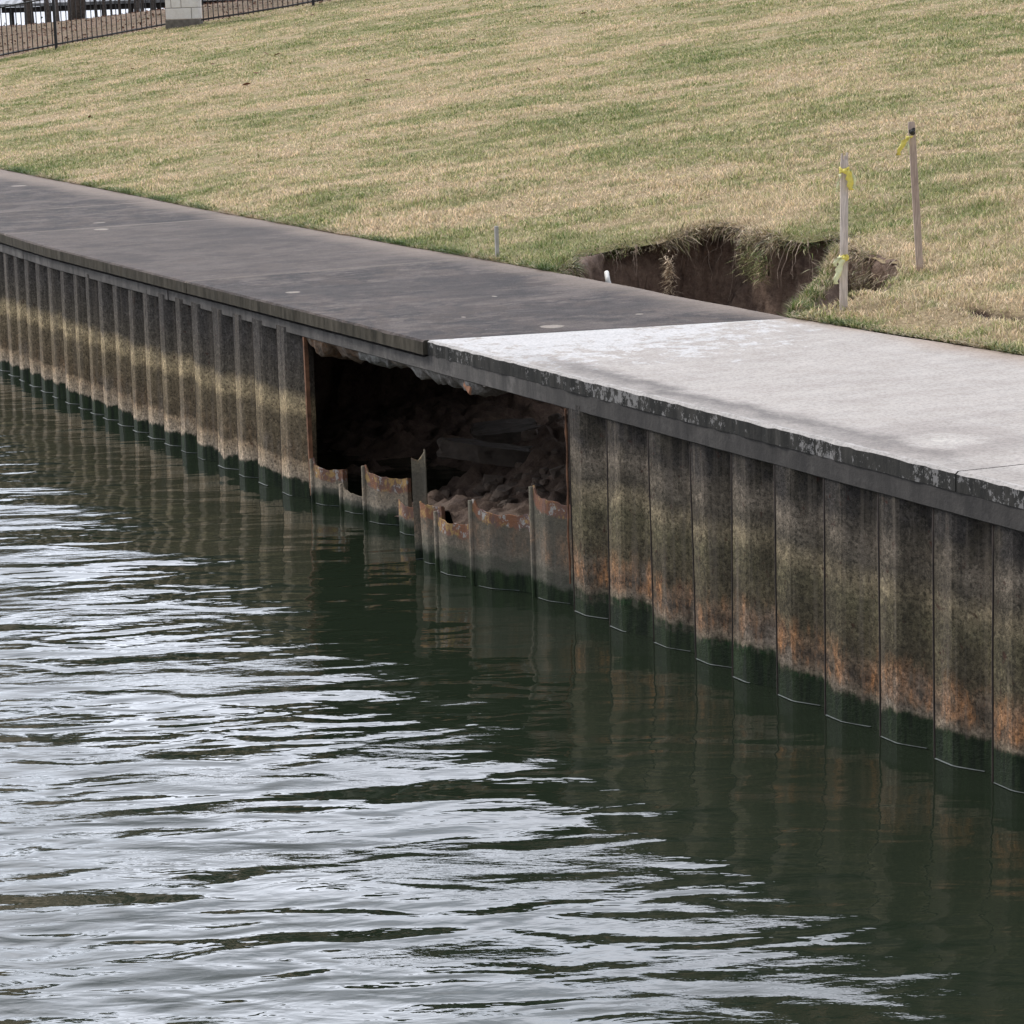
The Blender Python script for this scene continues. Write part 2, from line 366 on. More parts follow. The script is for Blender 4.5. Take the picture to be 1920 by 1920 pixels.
    if rust:
        tcn = a.n('ShaderNodeAttribute', attribute_name='tint').outputs['Fac']
        c = a.mix(.55, c, a.mix(mo, (.15, .138, .108), (.26, .24, .195)))
        c = a.mix(a.mr(z, .10, .06), c, gcol)
        rr = a.math('ADD', tcn, a.math('MULTIPLY', a.math('SUBTRACT', a.noise(9, 5, .75), .5), .9))
        rc = a.mix(a.ramp(a.noise(9, 5, .7, a.map((1, 1, .5), loc=(2, 1, 0))), [(.4, 0), (.62, 1)]), (.34, .155, .085), (.20, .135, .125))
        rc = a.mix(a.ramp(a.noise(12, 5, .75, a.map((1, 1, .6), loc=(7, 0, 0))), [(.52, 0), (.58, 1)]), rc, (.52, .33, .13))
        rc = a.mix(a.ramp(a.noise(15, 5, .75, loc_map(a, 4)), [(.57, 0), (.61, 1)]), rc, (.52, .49, .45))
        c = a.mix(a.ramp(rr, [(.50, 0), (.62, .9)]), c, rc)
    a.col(c).rough(a.mr(X[2], .16, .10, .9, .65)); a.bump(a.math('ADD', mo, a.math('MULTIPLY', mo2, .6)), .008, .9); a.b.inputs['Specular IOR Level'].default_value = .2
    return a.m
def loc_map(a, k=9): return a.map((1, 1, .8), loc=(k, k, k))
def m_soil(dark=1.):
    a = NT('eroded_soil'); n1 = a.noise(3, 6, .7); n2 = a.noise(16, 6, .75); n3 = a.noise(55, 4, .7)
    c = a.mix(a.ramp(n1, [(.35, 0), (.65, 1)]), (.13, .082, .060), (.27, .18, .13))
    c = a.mix(a.ramp(n2, [(.45, 0), (.68, .8)]), c, (.34, .24, .17))
    c = a.mix(a.ramp(n2, [(.25, .8), (.42, 0)]), c, (.018, .012, .010))
    c = a.mix(a.ramp(n3, [(.6, 0), (.72, .5)]), c, (.20, .15, .11))
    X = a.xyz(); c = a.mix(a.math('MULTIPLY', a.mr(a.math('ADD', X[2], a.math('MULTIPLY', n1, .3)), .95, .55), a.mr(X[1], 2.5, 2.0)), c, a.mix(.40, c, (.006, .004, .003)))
    a.col(c).rough(.95); a.bump(a.math('ADD', n2, a.math('MULTIPLY', n3, .5)), .03); return a.m
def lawn_colour(a):      # same field for the turf sheet and the blades on it
    g = a.noise(.55, 5, .6, a.map((1, 1, .0))); g2 = a.noise(2.6, 5, .7, a.map((1, 1, 0))); g3 = a.noise(.16, 3, .5, a.map((1, 1, 0), loc=(4, 9, 0)))
    # mowing streaks across the view
    RZ = -math.atan2(RT[1], RT[0]); v0 = a.map((1, 1, 0), rot=(0, 0, RZ)); g4 = a.math('ADD', a.math('MULTIPLY', a.noise(1.0, 4, .6, a.map((.14, .75, 0), v0)), .5), a.math('MULTIPLY', a.noise(1.0, 4, .65, a.map((.6, 3.2, 0), v0)), .5))
    s = a.math('ADD', a.math('ADD', a.math('MULTIPLY', g, .46), a.math('MULTIPLY', g2, .42)), a.math('ADD', a.math('MULTIPLY', g3, .24), a.math('MULTIPLY', g4, .56)))
    s = a.math('SUBTRACT', s, .338)
    return s
def m_lawn():
    a = NT('lawn_turf'); s = lawn_colour(a); X = a.xyz()
    f = a.noise(45, 4, .8); f2 = a.noise(16, 5, .75)
    c = a.mix(a.ramp(s, [(.47, 0), (.54, 1)]), (.52, .40, .24), (.32, .30, .13))
    c = a.mix(a.ramp(f, [(.36, .75), (.52, 0)]), c, (.13, .095, .055))
    c = a.mix(a.ramp(f2, [(.52, 0), (.72, .7)]), c, (.50, .40, .27))
    vy = a.n('ShaderNodeVectorMath', operation='DOT_PRODUCT'); a.set(vy.inputs[0], a.pos); vy.inputs[1].default_value = (FW[0], FW[1], 0)
    far = a.math('SUBTRACT', vy.outputs['Value'], CAM[0]*FW[0] + CAM[1]*FW[1])
    c = a.mix(a.mr(far, 60.3, 61.5, 0, .75), c, a.mix(a.ramp(a.noise(2.4, 6, .8), [(.42, 0), (.6, 1)]), (.13, .078, .062), (.27, .19, .14)))
    # bare crack in the slumped strip and a soil lip at the path
    sl = a.n('ShaderNodeVectorMath', operation='DISTANCE'); a.set(sl.inputs[0], a.map((1, 7.0, 0))); sl.inputs[1].default_value = (1.45, 3.0*7.0, 0)
    c = a.mix(a.mr(a.math('ADD', sl.outputs['Value'], a.noise(4, 5, .7)), 1.5, 1.05), c, (.06, .036, .028))
    a.col(c).rough(.95); a.bump(a.math('ADD', f, f2), .03); a.b.inputs['Specular IOR Level'].default_value = .1; return a.m
def m_blade():
    a = NT('grass_blades'); s = lawn_colour(a)
    t = a.n('ShaderNodeAttribute', attribute_name='tint').outputs['Color']; tx = a.xyz(t)   # r: random, g: green push, b: brightness
    s = a.math('ADD', s, a.math('ADD', a.math('MULTIPLY', a.math('SUBTRACT', tx[0], .5), .22), tx[1]))
    c = a.ramp(s, [(.38, (.90, .715, .50)), (.48, (.80, .65, .41)), (.53, (.60, .545, .28)), (.59, (.32, .36, .12)), (.70, (.15, .22, .06))])
    c = a.mix(1., c, a.n('ShaderNodeCombineXYZ').outputs[0], 'MULTIPLY') if False else c
    sc = a.n('ShaderNodeVectorMath', operation='SCALE'); a.set(sc.inputs[0], c); a.set(sc.inputs['Scale'], tx[2])
    a.col(sc.outputs[0]).rough(.6); a.b.inputs['Specular IOR Level'].default_value = .3
    tr = a.n('ShaderNodeBsdfTranslucent'); a.set(tr.inputs[0], sc.outputs[0]); mx = a.n('ShaderNodeMixShader'); mx.inputs[0].default_value = .25
    a.t.links.new(a.b.outputs[0], mx.inputs[1]); a.t.links.new(tr.outputs[0], mx.inputs[2]); a.t.links.new(mx.outputs[0], a.o.inputs[0])
    return a.m
def m_water():
    a = NT('lake_water'); RZ = -math.atan2(RT[1], RT[0])
    X = a.xyz()
    v0 = a.map((1, 1, 0), rot=(0, 0, RZ))
    # calmer in the lee of the wall
    lee = a.mr(a.math('MULTIPLY', X[1], -1.), .3, 4.5, .16, 1.0)
    big = a.noise(1., 2, .5, a.map((.45, 1.25, 0), v0), .4)
    mid = a.noise(1., 1.4, .45, a.map((1.75, 3.9, 0), v0, (7, 3, 0)), .7)
    sm = a.noise(1., 3, .6, a.map((4.5, 11., 0), v0, (2, 8, 0)), .6)
    chop = a.noise(1., 2.5, .6, a.map((3.2, 7.6, 0), v0, (4, 1, 0)), .5)
    tiny = a.noise(1., 3, .6, a.map((16, 34., 0), v0))
    gate = a.ramp(a.noise(1., 3, .6, a.map((.5, 1.2, 0), v0, (11, 5, 0))), [(.50, 0), (.60, 1)])
    hgt = a.math('ADD', a.math('MULTIPLY', big, .17), a.math('ADD', a.math('MULTIPLY', mid, .050), a.math('ADD', a.math('MULTIPLY', sm, .0040), a.math('MULTIPLY', chop, .011))))
    hgt = a.math('ADD', a.math('MULTIPLY', hgt, lee), a.math('MULTIPLY', a.math('MULTIPLY', tiny, gate), a.math('MULTIPLY', .0034, lee)))
    a.bump(hgt, 1., 1.)
    a.col((.015, .0215, .0125)).rough(.02); a.b.inputs['IOR'].default_value = 1.4; a.b.inputs['Specular IOR Level'].default_value = .5
    return a.m
M = dict(dark=m_path(0), pale=m_path(1), beam=m_beam(), pile=m_pile(), rpile=m_pile(1), soil=m_soil(), lawn=m_lawn(), blade=m_blade(), water=m_water(),
         wood=None, tape=simple('yellow_plastic_tape', (.85, .72, .14), .4, .12, 40, .001), tapepale=simple('faded_tape', (.84, .84, .50), .4, .1, 40, .001),
         black=simple('black_painted_iron', (.012, .012, .014), .45, .2, 20, .001), rock=simple('rubble_stone', (.115, .085, .064), .95, .5, 9, .02),
         roof=None, bark=simple('grey_bark', (.11, .095, .085), .95, .4, 14, .03), leaf=simple('evergreen_leaves', (.05, .075, .03), .8, .5, 3, .0),
         brown=simple('dry_leaf', (.17, .075, .04), .9, .4, 5, .0), white=simple('white_plastic', (.62, .60, .55), .5, .15, 30, .001),
         pine=simple('dark_timber', (.035, .028, .026), .9, .3, 10, .005), red=simple('red_paint', (.38, .06, .035), .6, .2, 5, .001), rust=simple('rusty_steel_edge', (.20, .095, .05), .9, .7, 12, .004),
         brick=simple('orange_brick', (.36, .17, .095), .9, .25, 30, .004), slabc=simple('broken_slab_concrete', (.070, .055, .043), .95, .3, 12, .01))
def m_wood(name, c1, c2):
    a = NT(name); n = a.noise(18, 4, .6, a.map((1, 1, .12))); n2 = a.noise(90, 3, .6, a.map((1, 1, .1)))
    a.col(a.mix(a.ramp(n2, [(.4, .35), (.6, 0)]), a.mix(a.ramp(n, [(.35, 0), (.65, 1)]), c1, c2), (.12, .09, .08))).rough(.85); a.bump(n2, .002); return a.m
M['wood'] = m_wood('weathered_stake_wood', (.62, .52, .45), (.78, .69, .61)); M['wood2'] = m_wood('brown_stake_wood', (.50, .38, .31), (.66, .53, .44))
def m_roof():
    a = NT('corrugated_roof'); X = a.xyz(a.map((1, 1, 0), rot=(0, 0, -math.atan2(RT[1], RT[0]))))
    w = a.math('SINE', a.math('MULTIPLY', X[0], 21.)); c = a.mix(a.ramp(a.math('MULTIPLY_ADD', w, .5) if False else a.math('ADD', a.math('MULTIPLY', w, .5), .5), [(.3, 0), (.7, 1)]), (.22, .22, .23), (.42, .42, .43))
    a.col(c).rough(.6); return a.m
M['roof'] = m_roof()
def m_chip():
    a = NT('broken_concrete'); X = a.xyz(); n = a.noise(7, 5, .7); f = a.noise(30, 4, .7)
    c = a.mix(a.ramp(n, [(.4, 0), (.62, 1)]), (.20, .19, .18), (.46, .45, .43))
    oc = a.mix(a.ramp(n, [(.4, 0), (.6, 1)]), (.19, .095, .04), (.34, .26, .20))
    w = a.math('ADD', X[0], a.math('MULTIPLY', a.noise(3, 3), 1.2))
    c = a.mix(a.ramp(a.mr(w, -1.6, .8, 0, 1, False), [(0, 1), (.33, .9), (.42, 0), (.58, .0), (.68, .7), (.8, .2)]), c, oc)
    c = a.mix(a.ramp(f, [(.4, .55), (.52, 0)]), c, (.07, .055, .045)); a.col(c).rough(.95); a.bump(f, .012); return a.m
M['chip'] = m_chip()
def m_stone():
    a = NT('limestone_block'); n = a.noise(6, 5, .7); a.col(a.mix(a.ramp(n, [(.3, 0), (.7, 1)]), (.72, .67, .61), (.85, .82, .78))).rough(.9); a.bump(n, .02); return a.m
M['lock'] = simple('rusted_shadow_interlock', (.026, .018, .014), .9, .6, 14, .003)  # near-black colour holds both rust and the joint's shadow line
M['glint_line'] = simple('pale_glint', (.12, .135, .13), .5, .4, 30, .0)  # pale colour of the painted meniscus highlight
M['stone'] = m_stone(); M['mortar'] = simple('grey_mortar', (.33, .30, .28), .95, .2, 10); M['plinth'] = simple('dark_plinth', (.17, .15, .125), .95, .3, 10)

# ------------------------------------------------------------------ water, lake bed
V = np.array([(-2500, -2500, 0), (2500, -2500, 0), (2500, 2500, 0), (-2500, 2500, 0)])
tag(mesh('water', V, np.array([[0, 1, 2, 3]]), M['water']), kind='structure')

# ------------------------------------------------------------------ lawn sheet (with the hole cut out)
xs = np.concatenate([np.arange(-150, -40, 4.), np.arange(-40, -12, .7), np.arange(-12, -4.4, .25), np.arange(-4.4, 2.4, .035), np.arange(2.4, 8, .2), np.arange(8, 60, 3.)])
us = np.concatenate([np.arange(0, 2.4, .035), np.arange(2.4, 9, .25), np.arange(9, 40, .8), np.arange(40, 140, 4.)])
XX, UU = np.meshgrid(xs, us, indexing='ij'); YY = edge(XX) + UU
YY = YY + .025*fbm(XX*3, XX*0, 0, 3, 77)*(UU < .01)
F = grid_faces(len(xs), len(us))
keep_v = inside(XX.ravel(), YY.ravel(), HPR)
# snap the first ring of inside vertices onto the rim, drop faces wholly inside
px, py = XX.ravel().copy(), YY.ravel().copy()
kin = keep_v[F].sum(1); F = F[kin < 4]
used = np.zeros(len(px), bool); used[F.ravel()] = True
snap = np.where(used & keep_v)[0]
for i in snap:
    d = np.hypot(HPR[:, 0]-px[i], HPR[:, 1]-py[i]); k = d.argmin()
    if d[k] < .08: px[i], py[i] = HPR[k]
ZZ = lawn_z(px, py); dh = pdist(px, py, HPR)
ZZ = ZZ - .05*np.exp(-(dh/.10)**2)*(np.abs(px+1) < 4)
mesh_lawn = tag(mesh('ground', np.stack([px, py, ZZ], 1), F, M['lawn'], smooth=True), kind='structure')

# ------------------------------------------------------------------ eroded cavity: soil floor and walls under the path and in the hole
gx = np.arange(-6.6, 3.0, .03); gy = np.arange(.07, 5.2, .03)
GX, GY = np.meshgrid(gx, gy, indexing='ij')
CAV = np.array([(-5.9, -.6), (2.5, -.6), (2.5, 1.2), (1.7, 2.1), (.9, 2.45), (.66, 2.75), (.32, 3.22), (-.38, 3.92), (-.75, 4.0), (-1.9, 4.36), (-3.2, 4.36), (-3.9, 4.22), (-3.95, 3.2), (-3.5, 2.7), (-4.6, 2.3), (-5.8, 1.6)])
wx = .12*fbm(GX*1.7, GY*1.7, 0, 4, 3); wy = .12*fbm(GX*1.7, GY*1.7, 5, 4, 4)
ins = inside(GX+wx, GY+wy, CAV); d = pdist(GX+wx, GY+wy, CAV); sd_ = np.where(ins, d, -d)
fl = -.12 + .40*sstep(-2.6, .6, GX) + .10*sstep(.2, 1.4, GY) + .30*sstep(1.0, 2.6, GY)
fl = fl + .30*np.exp(-(((GX+1.1)/.9)**2 + ((GY-1.9)/.6)**2)) + .12*sstep(1.0, 2.0, GX) + .30*sstep(.2, 1.4, GX)*sstep(.9, 1.9, GY)
fl = fl + .10*fbm(GX*1.6, GY*1.6, 0, 5, 11) + .06*np.abs(fbm(GX*6, GY*6, 0, 4, 21)) + .025*fbm(GX*17, GY*17, 0, 2, 23)
fl = np.where(GY < .25, np.minimum(fl, .22 + .5*(GY+.1) - .25*sstep(.3, -1.2, GX)), fl)
hillz = np.where(GY > edge(GX)+.02, lawn_z(GX, GY)-.05, ZM-.03)
wall = sstep(.34, -.04, sd_ - .05*fbm(GX*5, GY*5, 0, 4, 13))
zf = fl*(1-wall) + hillz*wall + wall*(1-wall)*.5*fbm(GX*7, GY*7, 0, 4, 17)
zf = np.minimum(zf, hillz)
bank = sstep(.02,.3,wall)*sstep(1,.8,wall)
zf = zf + bank*.09*fbm(GX*9, GY*9, 0, 5, 18)
jx = (.05*fbm(zf*5+GX*3, GY*3, 1, 4, 40) + .03*fbm(zf*17, GX*13, GY*5, 3, 42))*wall; jy = (.07*fbm(zf*6+GX*4, GY*3, 9, 4, 41) + .035*fbm(zf*19, GX*15, GY*5, 3, 43))*wall
Fc = grid_faces(len(gx), len(gy))
sd2 = sd_.ravel(); Fc = Fc[(sd2[Fc] > -.16).any(1)]
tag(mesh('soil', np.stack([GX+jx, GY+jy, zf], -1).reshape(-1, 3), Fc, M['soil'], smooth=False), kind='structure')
def soil_z(x, y):
    i = int(round((x-gx[0])/.03)); j = int(round((y-gy[0])/.03)); return float(zf[min(max(i, 0), len(gx)-1), min(max(j, 0), len(gy)-1)])

# ------------------------------------------------------------------ path slabs
def slab(s0, s1, mat, k0=0., k1=0., ya=-.125, seed=0, jag=.0):
    n = max(4, int((s1-s0)/.06)); t = np.linspace(0, 1, n); V = []
    yf = np.array([0, .004, .02, .3, 1.2, 2.0, 1.0])
    prof = []
    for ti in t:
        row = []
        sc = s0 + (s1-s0)*ti
        a0 = ya + off(sc) + jag*.45*fbm(sc*16, seed, 0, 4, 60); b0 = edge(sc) + .012*fbm(sc*2, 3, 0, 3, 61)
        ch = .010 + jag*.7*abs(fbm(sc*11, 2, seed, 3, 62))
        ys = [a0, a0+ch, .4, .9, 1.5, 2.0, b0-.01, b0, b0, a0+.0]
        zs = [ZT-ch, ZT, ZT, ZT, ZT, ZT, ZT, ZT-.01, ZM+.002, ZM+.002]
        sk = (k0*(1-ti) + k1*ti)
        for y, z in zip(ys, zs): row.append((sc + sk*(y), y, z))
        V += row
    k = 10; F = []
    for i in range(n-1):
        for j in range(k): F.append((i*k+j, i*k+(j+1) % k, (i+1)*k+(j+1) % k, (i+1)*k+j))
    F += [tuple(range(k)), tuple((n-1)*k+j for j in range(k-1, -1, -1))]
    o = mesh('path', V, [tuple(reversed(f)) for f in F], mat); return tag(o, kind='structure')
for s0, s1, k0, k1, mt, ya, jg in ((-60, -12.46, 0, -.05, 'dark', -.128, .006), (-12.45, -9.79, -.05, -.04, 'dark', -.125, .006), (-9.78, -4.465, -.04, 0, 'dark', -.128, .007), (-4.452, -.008, 0, .24, 'dark', -.125, .007),
                                   (.004, 5.645, .24, .09, 'pale', -.096, .010), (5.657, 22, .09, 0, 'pale', -.097, .010)):
    slab(s0, s1, M[mt], k0, k1, ya, int(s0*3) % 50, jg)

# ------------------------------------------------------------------ cap beam
def beam_part(root, s0, s1, y0, jag=.003, gap=.024):
    n = max(3, int((s1-s0)/.08)); V = []; F = []
    for i in range(n):
        s = s0+(s1-s0)*i/(n-1); j = jag*fbm(s*6, 1, 0, 3, 71); b = .008*abs(fbm(s*9, 4, 0, 2, 72)); a = y0+off(s)+j
        g_ = gap if s < -.03 else 0.; V += [(s, a, ZM-g_), (s, a, ZB+.008), (s, a+.01, ZB+b*.3), (s, a+.30, ZB+b), (s, a+.31, ZM-g_)]
    for i in range(n-1):
        for j in range(5): F.append((i*5+j, (i+1)*5+j, (i+1)*5+(j+1) % 5, i*5+(j+1) % 5))
    F += [(4, 3, 2, 1, 0), tuple((n-1)*5+j for j in range(5))]
    return mesh('beam', V, F, M['beam'], root)
cap = empty('concrete_cap', (0, 0, 0), 'long weathered concrete beam capping the sheet piles under the path edge', 'cap beam')
for s0, s1, y0 in ((-60, -9.2, -.100), (-9.194, -5.0, -.098), (-4.994, 22, -.092)): beam_part(cap, s0, s1, y0)
# ragged concrete hanging below the beam over the gap
n = 150; sx = np.linspace(-2.17, .80, n); V = []; F = []
dp = .022 + .075*np.abs(fbm(sx*2.6, 0, 0, 4, 81))*sstep(-2.2, -2.0, sx)*sstep(.82, .62, sx) + .012*fbm(sx*14, 3, 0, 3, 83)
dp += .035*np.exp(-((sx+1.95)/.22)**2) + .045*np.exp(-((sx+.95)/.18)**2) + .05*np.exp(-((sx-.18)/.2)**2) + .03*np.exp(-((sx-.5)/.1)**2)
dp *= sstep(.82, .6, sx)*.9+.1
K = 7
for i, s in enumerate(sx):
    for j in range(K):
        a = j/(K-1)*pi
        r = dp[i]; yy = -.075 + .16*(1-cos(a)) * .9; zz = ZB+.004 - r*sin(a)**.7*(1+.35*float(fbm(s*9, j*.9, 0, 2, 84)))
        V.append((s + .02*float(fbm(s*12, j, 2, 2, 85)), yy + .02*float(fbm(s*10, j, 5, 2, 86)) + (0.0 if j else .0), zz if 0 < j < K-1 else ZB+.004))
for i in range(n-1):
    for j in range(K-1): F.append((i*K+j, i*K+j+1, (i+1)*K+j+1, (i+1)*K+j))
o = mesh('broken_underside', V, [tuple(reversed(f)) for f in F], M['chip'], cap, True); o['label'] = 'ragged broken concrete hanging under the cap beam over the gap'
b = MB(); b.box((.50, -.055, ZB-.035), (.11, .05, .07), Matrix.Rotation(.5, 3, 'Y'), .012); b.box((.47, -.035, ZB-.05), (.07, .05, .05), Matrix.Rotation(-.3, 3, 'Y'), .012)
o = b.build('brick_fragment', M['brick'], cap); o['label'] = 'orange lump of brick stuck under the beam'

# ------------------------------------------------------------------ sheet pile walls
PROF = [(0, -.055), (.035, -.062), (.34, -.066), (.40, -.055), (.68, .022), (.74, .030), (.93, .032), (.965, .0), (.985, -.030), (1.0, -.040)]
def pile(root, s0, s1, ya, yb, z0=-1.2, z1=ZB+.04, amp=1., lean=0., seed=0, lock=.006):
    th = .009; pr = [(s0+(s1-s0)*t, ya+(yb-ya)*t + amp*d + off(s0)) for t, d in PROF]
    P = np.array(pr); T = np.gradient(P, axis=0); T /= np.hypot(T[:, 0], T[:, 1])[:, None]; N = np.stack([-T[:, 1], T[:, 0]], 1)
    zs = [z0, 0., .3, .6, .9, z1]; V = []; k = len(P)
    for z in zs:
        q = lean*(z-z1) + .003*fbm(z*2, seed, 0, 2, 90)
        for p in P: V.append((p[0]+.0, p[1]+q, z))
        for p, nn in zip(P, N): V.append((p[0]+nn[0]*th, p[1]+nn[1]*th+q, z))
    F = []
    for r in range(len(zs)-1):
        a, b = r*2*k, (r+1)*2*k
        for i in range(k-1):
            F.append((a+i, a+i+1, b+i+1, b+i)); F.append((a+k+i+1, a+k+i, b+k+i, b+k+i+1))
        F.append((a, b, b+k, a+k)); F.append((a+k-1, a+2*k-1, b+2*k-1, b+k-1))
    a = (len(zs)-1)*2*k
    for i in range(k-1): F.append((a+i, a+i+1, a+k+i+1, a+k+i))
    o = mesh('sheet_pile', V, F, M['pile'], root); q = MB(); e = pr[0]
    q.tube([(e[0]+.004, e[1]+lean*(z-z1)+.003*float(fbm(z*2, seed, 0, 2, 90)), z) for z in (z0, 0., .3, .6, .9, z1)], lock, 6); q.build('interlock', M['lock'], o, True)  # rusted knuckle, coloured dark to draw the joint's shadow line too
    return o
def glint_line(root, js, ya, amp, dys=None):  # pale strips that paint the bright meniscus highlight along the waterline
    V = []; F = []
    for q_, (s0, s1) in enumerate(js):
        pts = [(s0+(s1-s0)*t, ya + (dys[q_] if dys else 0.) + amp*d + off(s0)) for t, d in PROF[1:5]]
        if fbm(s0*3, 0, 0, 2, 99) < -.35: pts = pts[:3]
        b0 = len(V)
        for i, (x, y) in enumerate(pts):
            w_ = .006 + .004*float(fbm(x*20, 0, 0, 2, 98)); V += [(x, y+.004, .006), (x, y-w_, .0035)]
        for i in range(len(pts)-1): F.append((b0+2*i, b0+2*i+1, b0+2*i+3, b0+2*i+2))
    mesh('waterline_glint', V, [tuple(reversed(f)) for f in F], M['glint_line'], root)
wl = empty('sheet_pile_wall', (0, 0, 0), 'corrugated sheet pile wall left of the gap, stained tan and grey in bands', 'seawall')
JL = [-2.165, -2.65, -3.13, -3.53, -3.99, -4.45, -4.83, -5.24, -5.66, -6.04, -6.45, -6.85, -7.2, -7.56, -7.95, -8.37, -8.80, -9.22, -9.63, -10.05, -10.5]
while JL[-1] > -24: JL.append(JL[-1]-.43)
for i in range(len(JL)-1): pile(wl, JL[i+1], JL[i], -.040+(.01 if i > 6 else 0), -.040, lean=.012, seed=i)
wr = empty('sheet_pile_wall', (0, 0, 0), 'tall sheet pile wall right of the gap, mottled grey with orange rust above green algae', 'seawall')
JR = [1.87, 2.31, 2.78, 3.22, 3.65, 4.08, 4.53, 4.99, 5.43, 5.88]
while JR[-1] < 20: JR.append(JR[-1]+.45)
for i in range(len(JR)-1): dy_ = float(fbm(i*3.7, 1, 0, 2, 5))*.008; pile(wr, JR[i], JR[i+1], -.032+dy_, -.032+dy_, amp=.78, lean=float(fbm(i*1.9, 2, 0, 2, 6))*.012, seed=i+50, lock=.0085)
glint_line(wl, [(JL[i+1], JL[i]) for i in range(min(24, len(JL)-1))], -.056, 1.); glint_line(wr, [(JR[i], JR[i+1]) for i in range(len(JR)-1)], -.034, .78, [float(fbm(i*3.7, 1, 0, 2, 5))*.008 - float(fbm(i*1.9, 2, 0, 2, 6))*.012*1.23 for i in range(len(JR)-1)])
b = MB(); b.box((-2.155, -.075, .62), (.022, .03, 1.14)); b.build('torn_edge', M['rust'], wl)
b = MB(); b.tube([(1.852+.004*float(fbm(z_*9, 0, 0, 2, 3)), -.094+.004*float(fbm(z_*7, 3, 0, 2, 3)), z_) for z_ in np.linspace(.16, 1.19, 16)], [.005+.004*random.random() for _ in range(16)], 6); b.build('torn_edge', M['rust'], wr)

# broken stubs in the gap: each is a thing of its own
def stub(label, s0, y0, s1, y1, zl, zr, rust=.5, leanx=0., leany=0., amp=.75, nub=True, jag=.012, zmid=None):
    t = np.linspace(0, 1, 22); dd = np.interp(t, [p for p, _ in PROF], [q for _, q in PROF])
    P = np.stack([s0+(s1-s0)*t, y0+(y1-y0)*t + amp*(dd+.05)], 1)
    T = np.gradient(P, axis=0); T /= np.hypot(T[:, 0], T[:, 1])[:, None]; N = np.stack([-T[:, 1], T[:, 0]], 1)
    top = zl+(zr-zl)*t + jag*fbm(P[:, 0]*22, P[:, 1]*22, 0, 3, int(s0*100) % 97) - (.03*np.sin(t*pi))
    if nub: top[0] += .035; top[1] += .03
    rows = 9; V = []; C = []; k = len(t)
    for r in range(rows):
        f = r/(rows-1)
        for side in (0, 1):
            for i in range(k):
                z = -.7 + (top[i]+.7)*f; q = z/max(.2, top[i])
                p = P[i] + N[i]*.010*side
                V.append((p[0]+leanx*max(q, -.5), p[1]+leany*max(q, -.5), z)); C.append(rust if z > top[i]-.14 else 0.)
                C[-1] = float(np.clip((z-(top[i]-.16))/.16, 0, 1)*rust*1.4)
    F = []
    for r in range(rows-1):
        a, b_ = r*2*k, (r+1)*2*k
        for i in range(k-1):
            F.append((a+i, a+i+1, b_+i+1, b_+i)); F.append((a+k+i+1, a+k+i, b_+k+i, b_+k+i+1))
        F.append((a, b_, b_+k, a+k)); F.append((a+k-1, a+2*k-1, b_+2*k-1, b_+k-1))
    a = (rows-1)*2*k
    for i in range(k-1): F.append((a+i, a+i+1, a+k+i+1, a+k+i))
    base = np.array([(s0+s1)/2, (y0+y1)/2, -.7]); fo = [(P[i][0]+leanx*0, P[i][1]) for i in range(2, 15)]
    o = mesh('broken_sheet_pile', np.array(V)-base, F, M['rpile'], col=np.repeat(np.array(C)[:, None], 3, 1)); o.location = base
    tag(o, label, 'sheet pile', 'broken sheet piles left standing in the gap')
    FV = []; 
    for x_, y_ in fo:
        FV += [(x_-base[0], y_+.004-base[1], .006-base[2]), (x_-base[0], y_-.006-.003*float(fbm(x_*22, 0, 0, 2, 98))-base[1], .0035-base[2])]
    mesh('waterline_glint', FV, [(2*i, 2*i+2, 2*i+3, 2*i+1) for i in range(len(fo)-1)], M['glint_line'], o)  # painted waterline highlight on the stub
    if nub:      # interlock claw on the left edge
        q = MB(); e = Vector((s0, y0+amp*-.005, 0)); pts = []
        for z in (-.7, 0, top[0]-.01):
            qq = max(z/max(.2, top[0]), -.5); pts.append((e.x+leanx*qq-.012-base[0], e.y+leany*qq-.004-base[1], z-base[2]))
        q.tube(pts, .017, 7); c = q.build('interlock', M['rpile'], o, True)
    return o
stub('low rusty stub touching the left wall, green slime at its foot', -2.12, -.07, -1.77, -.01, .29, .285, .8, jag=.006)
stub('shortest broken stub, barely above the water, second from the left wall', -1.74, -.01, -1.33, .05, .165, .15, .15)
stub('broken stub with an orange left half and flaking white right half', -1.30, -.02, -.86, .08, .36, .35, 1., jag=.010)
stub('narrow orange topped stub half hidden behind the tall leaning strip', -.84, .02, -.50, .0, .22, .20, .9, nub=False)
stub('tall thin strip of bent pile leaning left above all the stubs',    .05, -.27, .075, -.195, .64, .69, .35, leanx=-.075, leany=.03, amp=.2, nub=False)
stub('tilted stub with orange streaks just right of the tall leaning strip', .135, -.25, .36, -.22, .40, .385, .9, leanx=-.03, amp=.5, nub=False)
stub('low stub with yellow and purple rust patches, left of the widest stub', .44, -.28, .84, -.27, .355, .37, .85)
stub('widest broken stub with a tall yellow rusted left edge', .93, -.27, 1.38, -.12, .50, .49, .75, amp=.8)
stub('tallest wide stub beside the right wall with a purple and orange top', 1.42, -.10, 1.85, -.06, .635, .62, .8)

